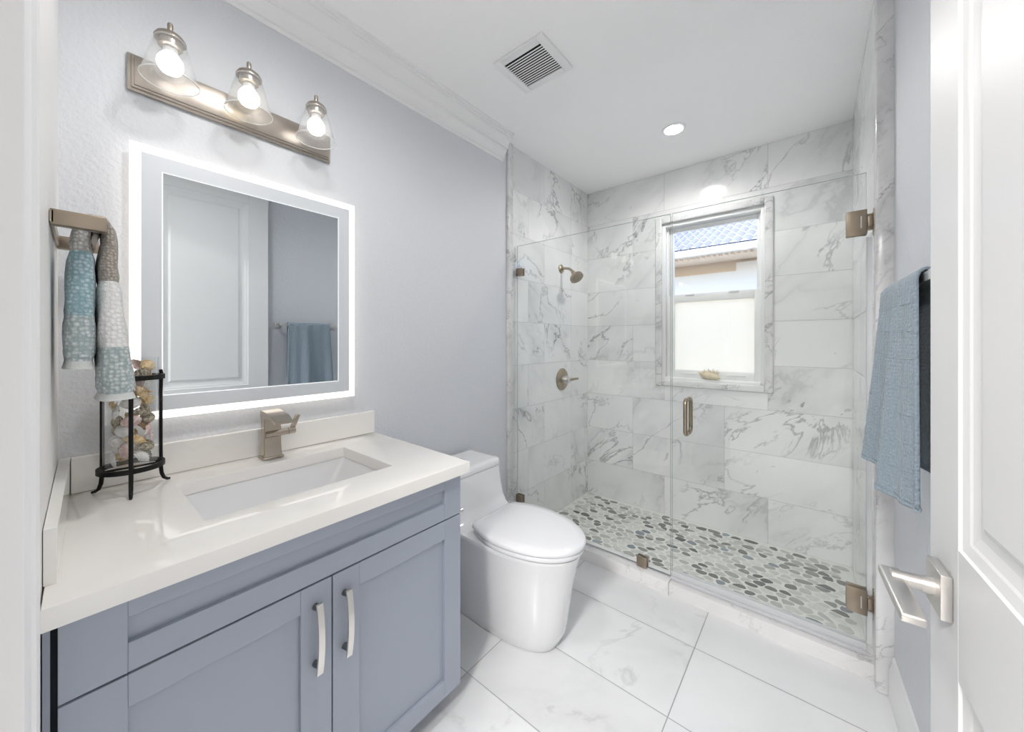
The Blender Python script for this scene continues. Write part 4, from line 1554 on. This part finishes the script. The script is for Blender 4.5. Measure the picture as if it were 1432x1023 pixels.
# ------------------------------------------------------------------ room door, opened against the right wall
DE = Vector((1.647, -1.887, 0))                 # free edge of the visible face
ddir = Vector((0.0628, -0.998, 0)).normalized()  # towards the hinges
DW, DT, DH0, DH1 = 0.70, 0.035, 0.012, 2.30
DM = Matrix.Translation(DE) @ Matrix(((ddir.x, ddir.y * -1 * 1.0, 0, 0), (ddir.y, ddir.x, 0, 0), (0, 0, 1, 0), (0, 0, 0, 1)))
# door space: +X along the leaf to the hinges, +Y into the leaf (away from the room), Z up
dr_ = thing('door_1', 'open white panelled door at the right edge', 'door', DE)
dr_['kind'] = 'structure'
PXA, PXB = 0.120, 0.580                           # panel opening along the leaf
panels = [(0.145, 0.700), (0.890, 2.165)]
bm = B()


def dbox(x0, x1, y0, y1, z0, z1, bev=0.0):
    bx(bm, x0, x1, y0, y1, z0, z1, bev, 2, 0, DM)


dbox(0, PXA, 0, DT, DH0, DH1, 0.0015)
dbox(PXB, DW, 0, DT, DH0, DH1, 0.0015)
zcuts = [DH0] + [z for p_ in panels for z in p_] + [DH1]
for k in range(0, len(zcuts), 2):
    dbox(PXA, PXB, 0.0002, DT, zcuts[k], zcuts[k + 1])
obj('frame', bm, M['doorpaint'], dr_)
for (z0, z1) in panels:
    bm = B()
    dbox(PXA - 0.002, PXB + 0.002, 0.012, DT - 0.008, z0 - 0.002, z1 + 0.002)
    steps = [(0.0, 0.0), (0.002, 0.0035), (0.016, 0.0065), (0.020, 0.0085), (0.034, 0.0115), (0.046, 0.0120)]
    rings = []
    for d_, y_ in steps:
        rings.append([DM @ Vector(v) for v in ((PXA + d_, y_, z0 + d_), (PXB - d_, y_, z0 + d_), (PXB - d_, y_, z1 - d_), (PXA + d_, y_, z1 - d_))])
    rings.append([DM @ Vector(v) for v in ((PXA + 0.058, 0.006, z0 + 0.058), (PXB - 0.058, 0.006, z0 + 0.058), (PXB - 0.058, 0.006, z1 - 0.058), (PXA + 0.058, 0.006, z1 - 0.058))])
    loft(bm, rings, False, True)
    obj('panel', bm, M['doorpaint'], dr_)
# lever set
HX, HZ = 0.069, 0.806
bm = B(); dbox(HX - 0.033, HX + 0.033, -0.013, -0.0003, HZ - 0.034, HZ + 0.034, 0.0012)
rz = obj('rosette', bm, M['lever'], dr_, 40, label='square nickel door rosette')
bm = B(); tube(bm, [DM @ Vector((HX, -0.012, HZ)), DM @ Vector((HX, -0.026, HZ))], 0.0125, 20)
tube(bm, [DM @ Vector((HX, -0.026, HZ)), DM @ Vector((HX, -0.060, HZ))], 0.0112, 20)
obj('neck', bm, M['lever'], rz, 50)
bm = B()
bx(bm, HX - 0.026, HX + 0.118, -0.072, -0.044, HZ - 0.010, HZ + 0.004, 0.004, 3, 0, DM)
obj('lever', bm, M['lever'], rz, 40)
bm = B(); bx(bm, xr(-2.6) - 0.075, xr(-2.6) + 0.02, -2.70, -2.598, 0, 2.33)
struct(obj('trim_7', bm, M['trim']), 'white hinge jamb behind the open door', 'door jamb')

# ------------------------------------------------------------------ unseen lamp added in the hallway to fill the room with light
hl = thing('hall_fill', 'added unseen fill lamp in the hallway behind the doorway', 'ceiling light', (1.4, -4.1, H))
bm = B(); bx(bm, 1.15, 1.65, -4.35, -3.85, H - 0.03, H - 0.0005, 0.005)
obj('housing', bm, M['trim'], hl)
ld = bpy.data.lights.new('hall_fill_lamp', 'AREA')
ld.energy = HALL_FILL_W
ld.size = 0.45
ld.specular_factor = 0.4
ld.color = (1.0, 0.985, 0.965)
lo = bpy.data.objects.new('hall_fill_lamp', ld)
COL.objects.link(lo)
lo.location = (1.4, -4.1, H - 0.035)
